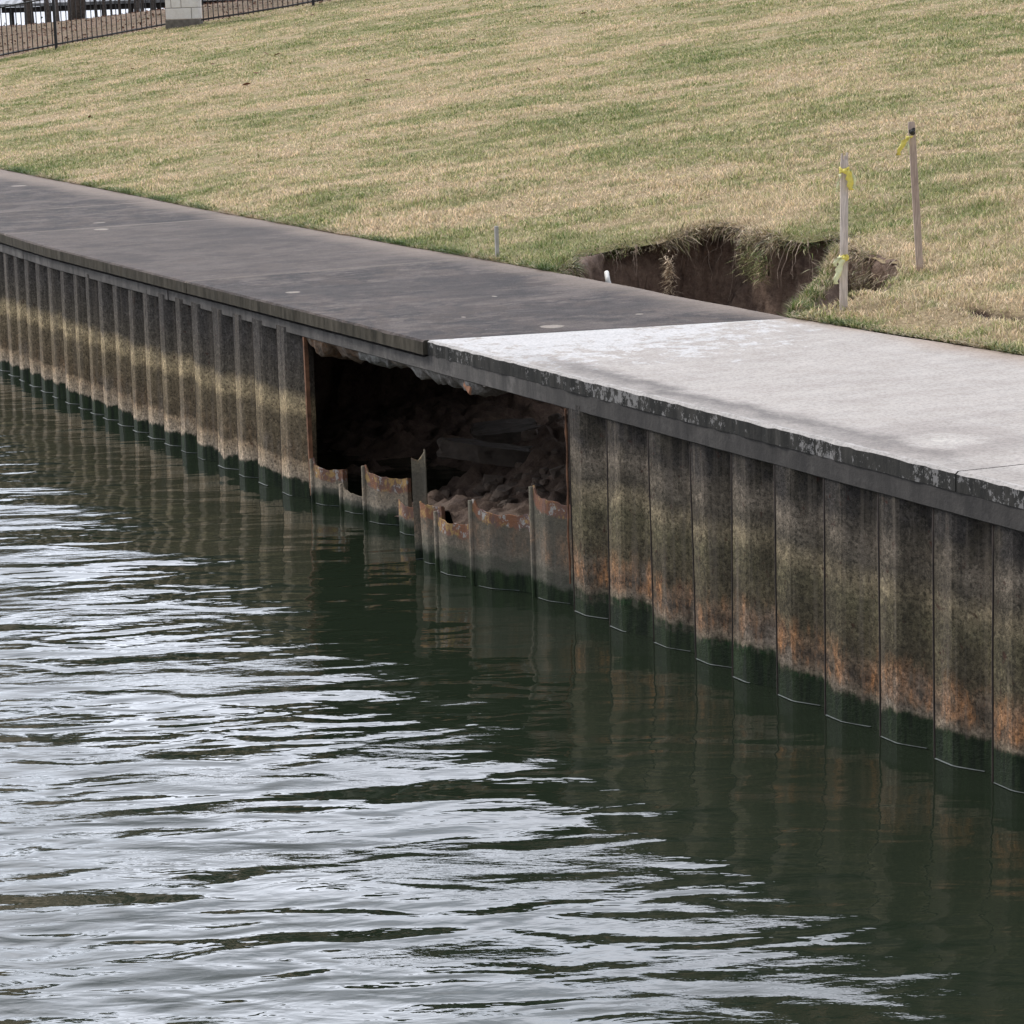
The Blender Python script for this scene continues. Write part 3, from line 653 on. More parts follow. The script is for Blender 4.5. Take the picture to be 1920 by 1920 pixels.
# ------------------------------------------------------------------ rubble inside the cavity
def rock(loc, r, seed, mat='rock', name='rock', flat=.7):
    import bmesh
    bm = bmesh.new(); bmesh.ops.create_icosphere(bm, subdivisions=3, radius=1)
    for v in bm.verts:
        c = v.co; n_ = fbm(c.x*1.3+seed, c.y*1.3, c.z*1.3, 3, seed); q = 1+.38*float(n_)
        c = Vector((max(-.78, min(.78, c.x*q)), max(-.8, min(.8, c.y*q)), max(-.72, min(.72, c.z*q))))
        v.co = Vector((c.x*r, c.y*r*.85, c.z*r*flat))
    me = bpy.data.meshes.new(name); bm.to_mesh(me); bm.free(); me.materials.append(M[mat])
    o = bpy.data.objects.new(name, me); COL.objects.link(o); o.location = loc; o.rotation_euler = (random.uniform(-.4, .4), random.uniform(-.4, .4), random.uniform(0, 6)); return o
spots = []
for i in range(110):
    if i < 50: x, y = random.uniform(-1.7, .2), random.uniform(.35, 1.1)
    elif i < 80: x, y = random.uniform(-2.2, 1.9), random.uniform(.8, 2.1)
    else: x, y = random.uniform(.7, 2.0), random.uniform(.15, 1.6)
    r = random.choice([.035, .045, .06, .08, .05]) * random.uniform(.8, 1.3)
    o = rock((x, y, soil_z(x, y)+r*.25), r, i+1)
    zone = ('in front of the fallen slab', 'behind the broken stubs') if i < 50 else (('beside and behind the fallen slab', 'deep in the gap') if i < 80 else ('on the soil slope', 'by the right wall'))
    size = 'pebble sized' if r < .05 else ('fist sized' if r < .07 else 'head sized')
    tag(o, f'{size} brown stone {zone[0]}, {zone[1]}', 'rock', f'{size} rubble stones {zone[0]}')
o = rock((1.15, 1.9, .95), .26, 301, flat=.7); tag(o, 'large dark boulder of soil and stone high at the back right of the gap', 'rock')
o = rock((.35, 1.6, .62), .16, 302); tag(o, 'mid sized block behind the fallen slab, below the boulder', 'rock')
def rough_block(dims, seed, amp=.03):
    import bmesh
    bm = bmesh.new(); bmesh.ops.create_cube(bm, size=1); bmesh.ops.subdivide_edges(bm, edges=bm.edges, cuts=9, use_grid_fill=True)
    for v in bm.verts:
        c = v.co.copy(); p = Vector((c.x*dims[0], c.y*dims[1], c.z*dims[2]))
        k_ = 1. if abs(c.x) < .45 else 2.2
        d = Vector([float(fbm(p.x*7+q*5, p.y*7, p.z*7, 4, seed+q)) for q in range(3)])*amp*k_
        if abs(c.x) > .3: p.y *= 1-.25*(abs(c.x)-.3)/.2
        v.co = p + Vector((d.x*1.3, d.y, d.z*.5))
    me = bpy.data.meshes.new('fallen_slab'); bm.to_mesh(me); bm.free(); me.materials.append(M['slabc'])
    o = bpy.data.objects.new('fallen_slab', me); COL.objects.link(o); return o
o = rough_block((.58, .36, .12), 5); o.location = (-1.50, 1.0, .34); o.rotation_euler = (radians(-6), radians(7), radians(50))
tag(o, 'flat broken concrete slab tilted on the rubble inside the gap', 'concrete slab')
o = rough_block((.5, .34, .08), 8); o.location = (-2.2, 1.5, .34); o.rotation_euler = (radians(8), radians(-6), radians(60))
tag(o, 'darker slab piece behind the tilted slab, deeper in the gap', 'concrete slab')
# pipe sticking out of the bank of the hole
b = MB(); p0 = Vector((-3.36, 3.02, 1.24)); _r = Vector((RT[0], RT[1], 0)); b.tube([p0-_r*.05+Vector((-.1, .1, .06)), p0, p0+_r*.045+Vector((0, 0, -.11)), p0+_r*.06+Vector((0, 0, -.20))], [.02, .021, .021, .02], 10)
tag(b.build('white_pipe', M['white'], None, True, loc=tuple(p0)), 'short off-white pipe end sticking out of the dirt bank of the hole', 'pipe')

# ------------------------------------------------------------------ survey stakes
def stake(x, y, hgt, w, label, mat, lean=(0, 0), split=False):
    z0 = float(lawn_z(x, y)); e = empty('survey_stake', (x, y, z0), label, 'stake')
    b = MB(); k = (w/2, .011)
    V = []; F = []; ax = Vector((RT[0], RT[1], 0)); ay = Vector((-RT[1], RT[0], 0))
    zs = [-.15, 0, .3, .6, hgt-.02, hgt]
    for i, z in enumerate(zs):
        sc = 1. if i < 5 else .82
        for sx, sy in ((-1, -1), (1, -1), (1, 1), (-1, 1)):
            p = ax*(sx*k[0]*sc + lean[0]*z/hgt) + ay*(sy*k[1]*sc + lean[1]*z/hgt) + Vector((0, 0, z)); V.append(tuple(p))
    for i in range(5):
        for j in range(4): F.append((i*4+j, i*4+(j+1) % 4, (i+1)*4+(j+1) % 4, (i+1)*4+j))
    F += [(3, 2, 1, 0), (20, 21, 22, 23)]
    mesh('shaft', V, F, mat, e)
    if split:
        b = MB()
        for dx, hh in ((-.016, .045), (.002, .03), (.017, .05)):
            c = ax*(dx+lean[0]) + Vector((0, 0, hgt+hh/2-.005)); b.box(c, (.010, .012, hh))
        b.build('splintered_top', mat, e)
    return e, ax, ay, z0
def ribbon(parent, pts, w, mat, wav=.006, name='tape', wax=None):
    V = []; n = len(pts); pts = [Vector(p) for p in pts]; ax = wax or Vector((RT[0], RT[1], 0))
    rows = 10; q = []
    for i in range(rows):
        t = i/(rows-1)*(n-1); a = int(min(t, n-2)); f = t-a; q.append(pts[a].lerp(pts[a+1], f))
    for i, p in enumerate(q):
        for sd in (-1, -.33, .33, 1):
            ww = w/2*(1-.25*(i/(rows-1)) + .2*sin(i*2.1)); V.append(tuple(p + ax*(sd*ww) + Vector((wav*sin(i*1.3+sd*2), wav*cos(i*1.7+sd*3)-.004, 0))))
    F = [(i*4+j, i*4+j+1, (i+1)*4+j+1, (i+1)*4+j) for i in range(rows-1) for j in range(3)]
    o = mesh(name, V, F, mat, parent, True)
    md = o.modifiers.new('thickness', 'SOLIDIFY'); md.thickness = .0012
    return o
def knot(parent, c, w, mat, seed):
    b = MB(); ax = Vector((RT[0], RT[1], 0)); ay = Vector((-RT[1], RT[0], 0)); c = Vector(c)
    for k in range(3):
        zz = c.z + (k-1)*.012
        pts = [c*1 + ax*(w*.62*cos(t)) + ay*(.018*sin(t)) + Vector((0, 0, (k-1)*.012 + .008*sin(t*2+k+seed))) for t in np.linspace(0, 2*pi, 13)]
        b.tube(pts, .0075, 6, False)
    b.tube([c - ay*.018 + Vector((0, 0, .012)), c - ay*.03, c - ay*.02 - Vector((0, 0, .015))], [.008, .016, .008], 7)
    b.build('tape_knot', mat, parent, True)
e, ax, ay, z0 = stake(.715, 2.56, .97, .050, 'pale grey wooden stake at the path edge with two knots of yellow tape', M['wood'], (.012, 0), True)
c1 = ax*.011 + Vector((0, 0, .90)) - ay*.0; knot(e, c1, .045, M['tape'], 0)
ribbon(e, [c1+ax*.02-ay*.03, c1+ax*.035-ay*.035-Vector((0, 0, .06)), c1+ax*.04-ay*.03-Vector((0, 0, .125))], .048, M['tape'])
ribbon(e, [c1+ax*.03-ay*.02, c1+ax*.062-ay*.02-Vector((0, 0, .04)), c1+ax*.068-ay*.02-Vector((0, 0, .115))], .028, M['tapepale'])
ribbon(e, [c1-ax*.02-ay*.02-Vector((0, 0, .02)), c1-ax*.042-ay*.02-Vector((0, 0, .08)), c1-ax*.05-ay*.02-Vector((0, 0, .135))], .015, M['tapepale'])
c2 = ax*.004 + Vector((0, 0, .335)); knot(e, c2, .045, M['tape'], 2)
ribbon(e, [c2-ax*.012-ay*.03, c2-ax*.035-ay*.04-Vector((0, 0, .08)), c2-ax*.06-ay*.04-Vector((0, 0, .165))], .046, M['tapepale'])
ribbon(e, [c2-ax*.02-ay*.03+Vector((0, 0, .01)), c2-ax*.05-ay*.035+Vector((0, 0, -.005)), c2-ax*.06-ay*.03-Vector((0, 0, .05))], .034, M['tapepale'])
e, ax, ay, z0 = stake(-.11, 3.74, 1.02, .048, 'brown wooden stake leaning slightly left farther up the lawn, one yellow tape', M['wood2'], (-.058, 0))
c1 = ax*-.054 + Vector((0, 0, .955)); knot(e, c1, .030, simple('black_tape', (.03, .03, .025), .5, .2, 20, .001), 1)
c1 = c1 - Vector((0, 0, .03))
ribbon(e, [c1-ax*.01-ay*.03, c1-ax*.055-ay*.035-Vector((0, 0, .035)), c1-ax*.10-ay*.03-Vector((0, 0, .13))], .044, M['tape'])
ribbon(e, [c1-ax*.02-ay*.03, c1-ax*.028-ay*.035-Vector((0, 0, .06)), c1-ax*.022-ay*.03-Vector((0, 0, .13))], .012, M['tapepale'])
b = MB(); x, y = -4.27, 2.49; z0 = float(lawn_z(x, y)); b.box((x, y, z0+.10), (.025, .03, .30), None, .003)
tag(b.build('marker_post', simple('grey_marker', (.42, .40, .37), .8, .2, 20), loc=(x, y, z0)), 'small grey marker peg standing in the grass at the path edge', 'marker post')

# ------------------------------------------------------------------ fence, pillar
YF = 60.
def fz(x): return float(np.interp(x, [-16, -11.02, -9.74, -7.27, -4.12, -2.7, 8], [1.5, 2.28, 2.53, 2.80, 3.14, 3.30, 4.0]))
def gz(x, Y):
    p = vw(x, Y); return float(lawn_z(p.x, p.y))
PX0, PX1 = -7.27, -6.52
def fence(x0, x1, posts, label):
    e = empty('iron_fence', vw(x0, YF, gz(x0, YF)), label, 'fence'); L0 = e.location
    H = 1.10; n = int((x1-x0)/.1105)
    def part(name, f): b = MB(); f(b); o = b.build(name, M['black'], None); me = o.data; me.transform(Matrix.Translation(-L0)); o.parent = e; return o
    R3 = Matrix(((RT[0], -RT[1], 0), (RT[1], RT[0], 0), (0, 0, 1)))
    for i in range(n+1):
        x = x0+.05+i*.1105
        if x > x1: break
        if any(abs(x-p) < .04 for p in posts): continue
        z = gz(x, YF); part('picket', lambda b: b.box(vw(x, YF, z+.05+H/2), (.019, .019, H-.02), R3))
    for p in posts:
        z = gz(p, YF); part('post', lambda b: b.box(vw(p, YF, z+.60), (.06, .06, 1.3), R3))
    for hz in (.10, H+.02):
        def f(b):
            k = 12; pts = [vw(x0+(x1-x0)*i/k, YF, gz(x0+(x1-x0)*i/k, YF)+hz) for i in range(k+1)]; b.tube(pts, .02, 4)
        part('rail', f)
fence(-13.2, PX0, (-12.2, -9.76), 'black iron picket fence left of the stone pillar, climbing the bank')
fence(PX1, -1.0, (-4.03,), 'black iron picket fence right of the stone pillar, leaving the picture at the top')
zc = gz(-6.895, YF)
pl = empty('stone_pillar', vw(-6.895, YF, zc-.03), 'square pillar of pale limestone blocks on a dark plinth between the two fences', 'pillar')
R3 = Matrix(((RT[0], -RT[1], 0), (RT[1], RT[0], 0), (0, 0, 1)))
b = MB(); b.box((0, 0, 1.0), (.70, .70, 1.6), R3); b.build('core', M['mortar'], pl)
b = MB(); b.box((0, 0, .07), (.755, .755, .20), R3, .01); b.build('plinth', M['plinth'], pl)
hz = .175
for r, (hh, cuts) in enumerate(((.25, (.0, .78, 1)), (.11, (.78, 1.)), (.20, (0, .18, .48, 1)), (.22, (0, .62, 1)), (.2, (0, .3, 1)), (.24, (0, .55, 1)))):
    if r == 1: continue
    for a, c in zip(cuts[:-1], cuts[1:]):
        q = MB(); x = (-.5+(a+c)/2)*.735; q.box(R3 @ Vector((x, 0, hz+hh/2)), ((c-a)*.735-.014, .735+random.uniform(-.008, .008), hh-.014), R3, .008); q.build('stone', M['stone'], pl)
    hz += hh
b = MB(); b.box((0, 0, hz+.05), (.82, .82, .09), R3, .015); b.build('capstone', M['stone'], pl)

# ------------------------------------------------------------------ pavilion beyond the crest
YP = 104.
pv = empty('pavilion', vw(-12, YP, gz(-12, YP)), 'open pavilion with a grey corrugated roof on dark posts beyond the fence', 'pavilion'); P0 = pv.location
def ppart(name, mb, mat): o = mb.build(name, mat); o.data.transform(Matrix.Translation(-P0)); o.parent = pv; return o
def roofpoly(pts, name, mat, th=.12):
    b = MB(); up = [vw(*p) for p in pts]; dn = [p-Vector((0, 0, th)) for p in up]; n_ = len(pts)
    b.add([tuple(p) for p in up+dn], [tuple(range(n_)), tuple(range(2*n_-1, n_-1, -1))] + [(i, i+n_, (i+1) % n_+n_, (i+1) % n_) for i in range(n_)])
    return ppart(name, b, mat)
roofpoly([(-19.1, YP, 3.40), (-5.4, YP, 3.40), (-8.9, YP+4.6, 4.6), (-15.6, YP+4.6, 4.6)], 'roof', M['roof'])
roofpoly([(-19.1, YP, 3.40), (-15.6, YP+4.6, 4.6), (-19.1, YP+9.2, 3.40)], 'roof', M['roof'])
roofpoly([(-19.1, YP+9.2, 3.40), (-15.6, YP+4.6, 4.6), (-8.9, YP+4.6, 4.6), (-5.4, YP+9.2, 3.40)], 'roof', M['roof'])
roofpoly([(-5.4, YP, 3.40), (-5.4, YP+9.2, 3.40), (-8.9, YP+4.6, 4.6)], 'roof', M['roof'])
for Y_ in (YP+.2, YP+9.0):
    b = MB(); b.box(vw(-12.25, Y_, 3.17), (13.4, .12, .20), R3); ppart('eave_beam', b, M['pine'])
for x in (-18.6, -16.3, -14.0, -11.7, -9.4, -7.6, -5.8):
    for Y_ in (YP+.3, YP+8.9):
        z = gz(x, Y_); b = MB(); b.box(vw(x, Y_, (z+3.1)/2), (.16, .16, 3.1-z), R3); ppart('post', b, M['pine'])
b = MB(); b.box(vw(-7.55, 70, gz(-7.55, 70)+.9), (.10, .10, 2.2), R3)
pp = vw(-7.55, 70, gz(-7.55, 70)); b2 = MB(); b2.box((0, 0, 1.1), (.10, .10, 2.2), R3, .008); b2.box((0, 0, 2.23), (.13, .13, .05), R3, .008)
o = b2.build('white_post', M['white']); o.location = pp + Vector(vw(-6.95, 62) - vw(-7.55, 62)); o.location = vw(-6.82, 64.5, gz(-6.82, 64.5)+.25)
tag(o, 'slim white post just behind the fence, right of the stone pillar', 'post')
pr = vw(-14.5, 98, gz(-14.5, 98)); b = MB(); b.box((0, 0, .45), (1.3, .5, .5), R3 @ Matrix.Rotation(.5, 3, 'Y'), .04); b.box((.1, 0, .1), (.9, .4, .3), R3, .04)
o = b.build('red_panel', M['red']); o.location = pr + Vector((0, 0, 1.15)); tag(o, 'sloping red panel half hidden behind the thick tree trunk by the pavilion', 'panel')

# ------------------------------------------------------------------ trees
LEAF = None
def tree(x, Y, r, hgt, label, seed, crown=2.2):
    z = gz(x, Y); rs = np.random.default_rng(seed); e = empty('tree', vw(x, Y, z), label, 'tree', 'trees on the bank beyond the fence')
    b = MB(); lx, ly = rs.uniform(-.05, .05, 2)
    pts = [(lx*k*hgt/5, ly*k*hgt/5, k*hgt/5-.1) for k in range(6)]
    b.tube(pts, [r*1.25, r, r*.92, r*.8, r*.6, r*.3], 10)
    for k in range(6):
        a = rs.uniform(0, 6.28); h0 = hgt*rs.uniform(.5, .85); q = Vector((lx*h0, ly*h0, h0)); L_ = rs.uniform(.7, 1.)*crown
        b.tube([q, q+Vector((cos(a)*L_*.5, sin(a)*L_*.5, L_*.35)), q+Vector((cos(a)*L_, sin(a)*L_, L_*.8))], [r*.35, r*.2, r*.06], 6)
    b.build('trunk', M['bark'], e, True)
    n = 2600; cc = rs.normal(0, 1, (14, 3))*np.array([crown*.5, crown*.5, crown*.35]) + np.array([0, 0, hgt*.95])
    C = cc[rs.integers(0, 14, n)] + rs.normal(0, .42, (n, 3)); d1 = rs.normal(0, 1, (n, 3)); d1 /= np.linalg.norm(d1, axis=1)[:, None]
    d2 = np.cross(d1, rs.normal(0, 1, (n, 3))); d2 /= np.linalg.norm(d2, axis=1)[:, None]; s = rs.uniform(.06, .13, (n, 1))
    V = np.stack([C-d1*s, C+d2*s*.6, C+d1*s, C-d2*s*.6], 1).reshape(-1, 3)
    mesh('crown', V, np.arange(4*n).reshape(-1, 4), M['leaf'], e)
for i, (px_, Y, r, lab) in enumerate(((4, 72, .12, 'grey tree trunk at the far left edge of the picture'), (72, 86, .07, 'grey trunk left of the first fence post behind the fence'),
        (105, 88, .08, 'grey trunk straight behind the fence post'), (128, 92, .055, 'thin trunk between the fence post and the thick trunk'), (142, 93, .06, 'second thin trunk just left of the thick trunk'),
        (160, 78, .185, 'thickest dark trunk standing in front of the pavilion roof'), (216, 96, .075, 'grey trunk right of the thick trunk under the pavilion eave'), (238, 97, .06, 'slender trunk near the middle of the pavilion'),
        (252, 98, .06, 'slender leaning trunk left of the stone pillar'), (264, 97, .13, 'stoutest trunk near the left side of the stone pillar'), (64, 99, .09, 'dark trunk just left of the grey trunk by the shore'), (86, 100, .05, 'thin trunk between two grey trunks at the left'), (118, 101, .07, 'trunk standing right behind the fence post'),
        (180, 100, .08, 'trunk hidden close behind the right side of the thick trunk'), (200, 101, .07, 'thin trunk between the thick trunk and the next grey trunk'), (298, 101, .10, 'dark trunk nearest the stone pillar'), (276, 102, .07, 'dark thin trunk between the stoutest trunk and the pillar'), (227, 103, .05, 'very thin trunk under the middle of the eave'), (288, 99, .07, 'thin trunk seen close beside the stone pillar'))):
    tree((px_-931)/5000*Y, Y, r, random.uniform(7, 9), lab, 100+i)
# low dark bush at the left behind the fence
def bush(x, Y, r, label, seed):
    z = gz(x, Y); rs = np.random.default_rng(seed); n = 2500
    e = empty('bush', vw(x, Y, z), label, 'bush')
    C = rs.normal(0, .42, (n, 3))*r + np.array([0, 0, r*.6]); C[:, 2] = np.abs(C[:, 2]); d1 = rs.normal(0, 1, (n, 3)); d1 /= np.linalg.norm(d1, axis=1)[:, None]
    d2 = np.cross(d1, rs.normal(0, 1, (n, 3))); d2 /= np.linalg.norm(d2, axis=1)[:, None]; s = rs.uniform(.04, .09, (n, 1))
    mesh('foliage', np.stack([C-d1*s, C+d2*s*.6, C+d1*s, C-d2*s*.6], 1).reshape(-1, 3), np.arange(4*n).reshape(-1, 4), M['leaf'], e)
    b = MB(); b.tube([(0, 0, -.1), (.05, 0, r*.5), (.1, .05, r)], [.05, .04, .02], 6); b.build('stem', M['bark'], e)
bush((40-931)/5000*100, 100, 2.1, 'dark round bush behind the fence near the left edge', 5)

# ------------------------------------------------------------------ grass blades
def blades(n, xr, yr, hgt, wid, seed, name='grass', cond=None, up=.9, green=0., tint_b=(.75, 1.15)):
    rs = np.random.default_rng(seed)
    X = rs.uniform(*xr, n); Y = rs.uniform(*yr, n)
    return X, Y, rs
def blade_mesh(P, rs, hgt, wid, name, lean=.6, dirb=None, green=0., bright=(.35, 1.5), bend=.5):
    n = len(P); h = hgt*rs.uniform(.45, 1.25, n)*(1+.45*fbm(P[:, 0]*2.6, P[:, 1]*2.6, 0, 3, 66)); a = rs.uniform(0, 2*pi, n); l = rs.uniform(.1, 1, n)*lean
    D = np.stack([np.cos(a)*l, np.sin(a)*l, np.ones(n)], 1)
    if dirb is not None: D = D*np.array([1, 1, .4]) + dirb
    D /= np.linalg.norm(D, axis=1)[:, None]
    b = a + rs.uniform(.8, 2.2, n); S = np.stack([np.cos(b), np.sin(b), np.zeros(n)], 1)*(wid*rs.uniform(.6, 1.4, n)*.5)[:, None]
    droop = np.stack([np.cos(a), np.sin(a), -np.ones(n)*.5], 1)*(h*bend*.4)[:, None]
    m_ = P + D*(h*.55)[:, None]; t = P + D*h[:, None] + droop
    V = np.stack([P-S, P+S, m_+S*.8, t, m_-S*.8], 1).reshape(-1, 3)
    base = np.arange(n)*5
    F1 = np.stack([base, base+1, base+2, base+4], 1)
    F2 = np.stack([base+4, base+2, base+3, base+3], 1)
    c = np.stack([rs.uniform(0, 1, n), np.broadcast_to(np.asarray(green, float), (n,)), rs.uniform(*bright, n)], 1)
    C = np.repeat(c, 5, 0); C[0::5, 2] *= .8; C[1::5, 2] *= .8
    me = bpy.data.meshes.new(name)
    me.vertices.add(n*5); me.vertices.foreach_set('co', V.astype(np.float32).ravel())
    idx = np.concatenate([F1, F2[:, :3]], 1).astype(np.int32)         # 7 loops per blade: quad + triangle
    me.loops.add(n*7); me.loops.foreach_set('vertex_index', idx.ravel())
    ls = np.stack([np.arange(n)*7, np.arange(n)*7+4], 1).ravel().astype(np.int32); lt = np.tile([4, 3], n).astype(np.int32)
    me.polygons.add(2*n); me.polygons.foreach_set('loop_start', ls); me.polygons.foreach_set('loop_total', lt); me.update(calc_edges=True)
    at = me.color_attributes.new('tint', 'FLOAT_COLOR', 'POINT'); cc = np.ones((n*5, 4), np.float32); cc[:, :3] = C; at.data.foreach_set('color', cc.ravel())
    me.materials.append(M['blade']); o = bpy.data.objects.new(name, me); COL.objects.link(o); return o
def lawn_points(Y0, Y1, dens, rs):
    n = int((Y1-Y0)*(.44*(Y0+Y1)/2+4)*dens)
    vy = rs.uniform(Y0, Y1, n); vx = rs.uniform(-1, 1, n)*(.22*vy+2.)
    X = CAM[0]+RT[0]*vx+FW[0]*vy; Y = CAM[1]+RT[1]*vx+FW[1]*vy
    k = (Y > edge(X)+.0) & ~inside(X, Y, HPR)
    cr_ = np.exp(-(((X-1.42)/.80)**4 + ((Y-3.0-.05*fbm(X*4, 0, 0, 2, 12))/.085)**2)); k &= rs.uniform(0, 1, n) > cr_*.95
    X, Y = X[k], Y[k]
    return np.stack([X, Y, lawn_z(X, Y)-.004], 1)
for Y0, Y1, dens, hh, ww, sd0 in ((11, 23, 3400, .050, .0052, 1), (23, 31, 2300, .045, .0075, 2), (31, 43, 1300, .042, .0105, 3), (43, 61, 750, .040, .015, 4)):
    rs = np.random.default_rng(sd0); P = lawn_points(Y0, Y1, dens, rs)
    d = P[:, 1]-edge(P[:, 0]); g = .10*np.exp(-(d/.18)**2) + .03
    vv = to_view(P[:, 0], P[:, 1]); g = g + .05*sstep(56, 60, vv[1])*sstep(.2, .6, fbm(P[:, 0]*.5, P[:, 1]*.5, 0, 3, 8)+.4)
    g = g + .045*np.exp(-(((P[:, 0]+2)/2.2)**2 + ((P[:, 1]-5.2)/.7)**2))
    o = blade_mesh(P, rs, hh, ww, 'grass', 1.3, green=g-.02, bend=.6, bright=(.4, 1.45) if Y0 < 25 else (.5, 1.35)); tag(o, kind='stuff')
    o['label'] = 'short mown winter grass, straw coloured with green patches'; o['category'] = 'grass'

# ------------------------------------------------------------------ turf lip, hanging roots, slumped turf at the hole
rim = HPR; cen = np.array([-1.6, 3.0])
seg = np.roll(rim, -1, 0)-rim; nrm = np.stack([seg[:, 1], -seg[:, 0]], 1); nrm /= np.maximum(1e-6, np.hypot(nrm[:, 0], nrm[:, 1]))[:, None]
tst = rim + nrm*.03; flip = ~inside(tst[:, 0], tst[:, 1], rim); nrm[flip] *= -1            # points into the hole
ok = (rim[:, 1] > edge(rim[:, 0])+.08)
rs = np.random.default_rng(55); idx = np.where(ok)[0]
k = idx[rs.integers(0, len(idx), 26000)]
dens_ = np.where((rim[k, 0] > -.95), .02, 1)*np.where(rim[k, 0] < -3.0, .45, 1)*np.clip(.5+.9*fbm(rim[k, 0]*2.3, rim[k, 1]*2.3, 0, 2, 33), .16, .8); k = k[rs.uniform(0, 1, len(k)) < dens_]
P = np.zeros((len(k), 3)); inw = rs.uniform(-.10, .035, len(k)); P[:, :2] = rim[k] + nrm[k]*inw[:, None] + rs.normal(0, .015, (len(k), 2))
P[:, 2] = lawn_z(P[:, 0], P[:, 1]) - .03 - np.maximum(0, inw)*1.2 + rs.uniform(-.06, .01, len(k))
hang = np.concatenate([nrm[k]*rs.uniform(.3, 1.1, (len(k), 1)), rs.uniform(-1.3, .35, (len(k), 1))], 1)
o = blade_mesh(P, rs, .095, .0075, 'turf_fringe', .7, hang, green=rs.uniform(-.16, .13, len(k)), bright=(.12, 1.15), bend=.9)
tag(o, kind='stuff'); o['label'] = 'matted grass and root fringe drooping over the rim of the hole'; o['category'] = 'grass'
b = MB()
for q in range(150):
    i = idx[rs.integers(0, len(idx))]; p = Vector((*(rim[i]+nrm[i]*rs.uniform(0, .03)), 0)); p.z = float(lawn_z(p.x, p.y))-.03
    L_ = rs.uniform(.06, .30) * (1.5 if q % 9 == 0 else 1); pts = [p]; dr = Vector((nrm[i][0]*.5, nrm[i][1]*.5, -1))
    for s_ in range(6): pts.append(pts[-1] + (dr + Vector(rs.normal(0, .35, 3)))*L_/6); dr = dr*.8 + Vector((0, 0, -.3))
    r_ = rs.uniform(.0018, .0042); b.tube(pts, [r_*(1-.12*t) for t in range(7)], 4)
rm = simple('dry_root', (.42, .32, .24), .9, .35, 30)
o = b.build('hanging_roots', rm); tag(o, kind='stuff'); o['label'] = 'thin pale roots dangling down the soil face of the hole'; o['category'] = 'roots'
# hanging tufts
def tuft(c, n, spread, hgt, green, seed, dirb, bright=(.5, 1.), fall=.0):
    r_ = np.random.default_rng(seed); P = np.array(c) + r_.normal(0, 1, (n, 3))*np.array(spread); P[:, 2] -= fall*r_.uniform(0, 1, n)
    return P, r_, hgt, green, dirb, bright
def tag_tuft(o, label): tag(o, label, 'grass tuft'); return o
P, r_, *_ = tuft((-3.05, 3.55, 1.42), 520, (.05, .03, .02), .1, 0, 61, None, fall=.30)
for nm, c, n_, sp, hh, gr, fall, lab in (('hanging_tuft', (-2.98, 4.12, 1.50), 420, (.09, .03, .03), .07, .10, .26, 'green tuft of grass hanging down the bank near the middle of the hole'),
                                         ('hanging_tuft', (-3.42, 3.62, 1.40), 260, (.025, .02, .02), .06, -.12, .28, 'straw coloured hanging clump above the white pipe'),
                                         ('hanging_tuft', (-2.62, 4.0, 1.48), 300, (.04, .03, .03), .07, .12, .24, 'second green tuft hanging right of the first on the back bank'),
                                         ('hanging_tuft', (-1.15, 3.9, 1.44), 900, (.22, .07, .03), .10, .04, .25, 'matted mixed tuft drooping at the upper right corner of the hole'),
                                         ('green_weed', (-.02, 2.68, 1.16), 330, (.06, .06, .03), .16, .30, .05, 'bright green weed growing in the right end of the hole')):
    r_ = np.random.default_rng(n_); P = r_.normal(0, 1, (n_, 3))*np.array(sp); P[:, 2] -= fall*r_.uniform(0, 1, n_)
    dirb = np.array([.3, -.5, -.5]) if nm != 'green_weed' else np.array([.0, -.1, .8])
    o = blade_mesh(P, r_, hh, .008, nm, .9, dirb, green=gr, bright=(.5, 1.05), bend=.8); o.location = c; tag_tuft(o, lab)
# slumped turf tongue between the main hole and the small hollow behind the stake
ta, tb = np.array([-1.30, 3.86]), np.array([.30, 2.46])
nu, nv = 60, 24; UU, VV = np.meshgrid(np.linspace(0, 1, nu), np.linspace(-1, 1, nv), indexing='ij')
dr = tb-ta; nn = np.array([-dr[1], dr[0]])/np.hypot(*dr)
hw = .13 + .05*np.sin(UU*pi)
SX = ta[0]+dr[0]*UU + nn[0]*VV*hw; SY = ta[1]+dr[1]*UU + nn[1]*VV*hw
zt_ = 1.54 - .17*UU - .03*np.sin(UU*pi)
SZ = zt_ - .75*np.abs(VV)**2.2 + .05*fbm(SX*6, SY*6, 0, 4, 91)
tt = mesh('slumped_turf', np.stack([SX, SY, SZ], -1).reshape(-1, 3) - np.array([*ta, 1.4]), grid_faces(nu, nv), M['soil'], smooth=True); tt.location = (*ta, 1.4)
tag(tt, 'tongue of slumped turf sagging into the hole behind the pale grey stake', 'turf')
md = tt.modifiers.new('thickness', 'SOLIDIFY'); md.thickness = .04
r_ = np.random.default_rng(71); n_ = 7000; u_, v_ = r_.uniform(0, 1, n_), np.clip(r_.normal(-.28, .32, n_), -.95, .30)
iu = (u_*(nu-1)).astype(int); iv = ((v_+1)/2*(nv-1)).astype(int)
P = np.stack([SX[iu, iv], SY[iu, iv], SZ[iu, iv]], 1) + r_.normal(0, .012, (n_, 3)) - np.array([*ta, 1.4])
o = blade_mesh(P, r_, .075, .0075, 'turf_grass', .9, None, green=r_.uniform(-.1, .22, n_), bright=(.5, 1.05), bend=.8); o.parent = tt
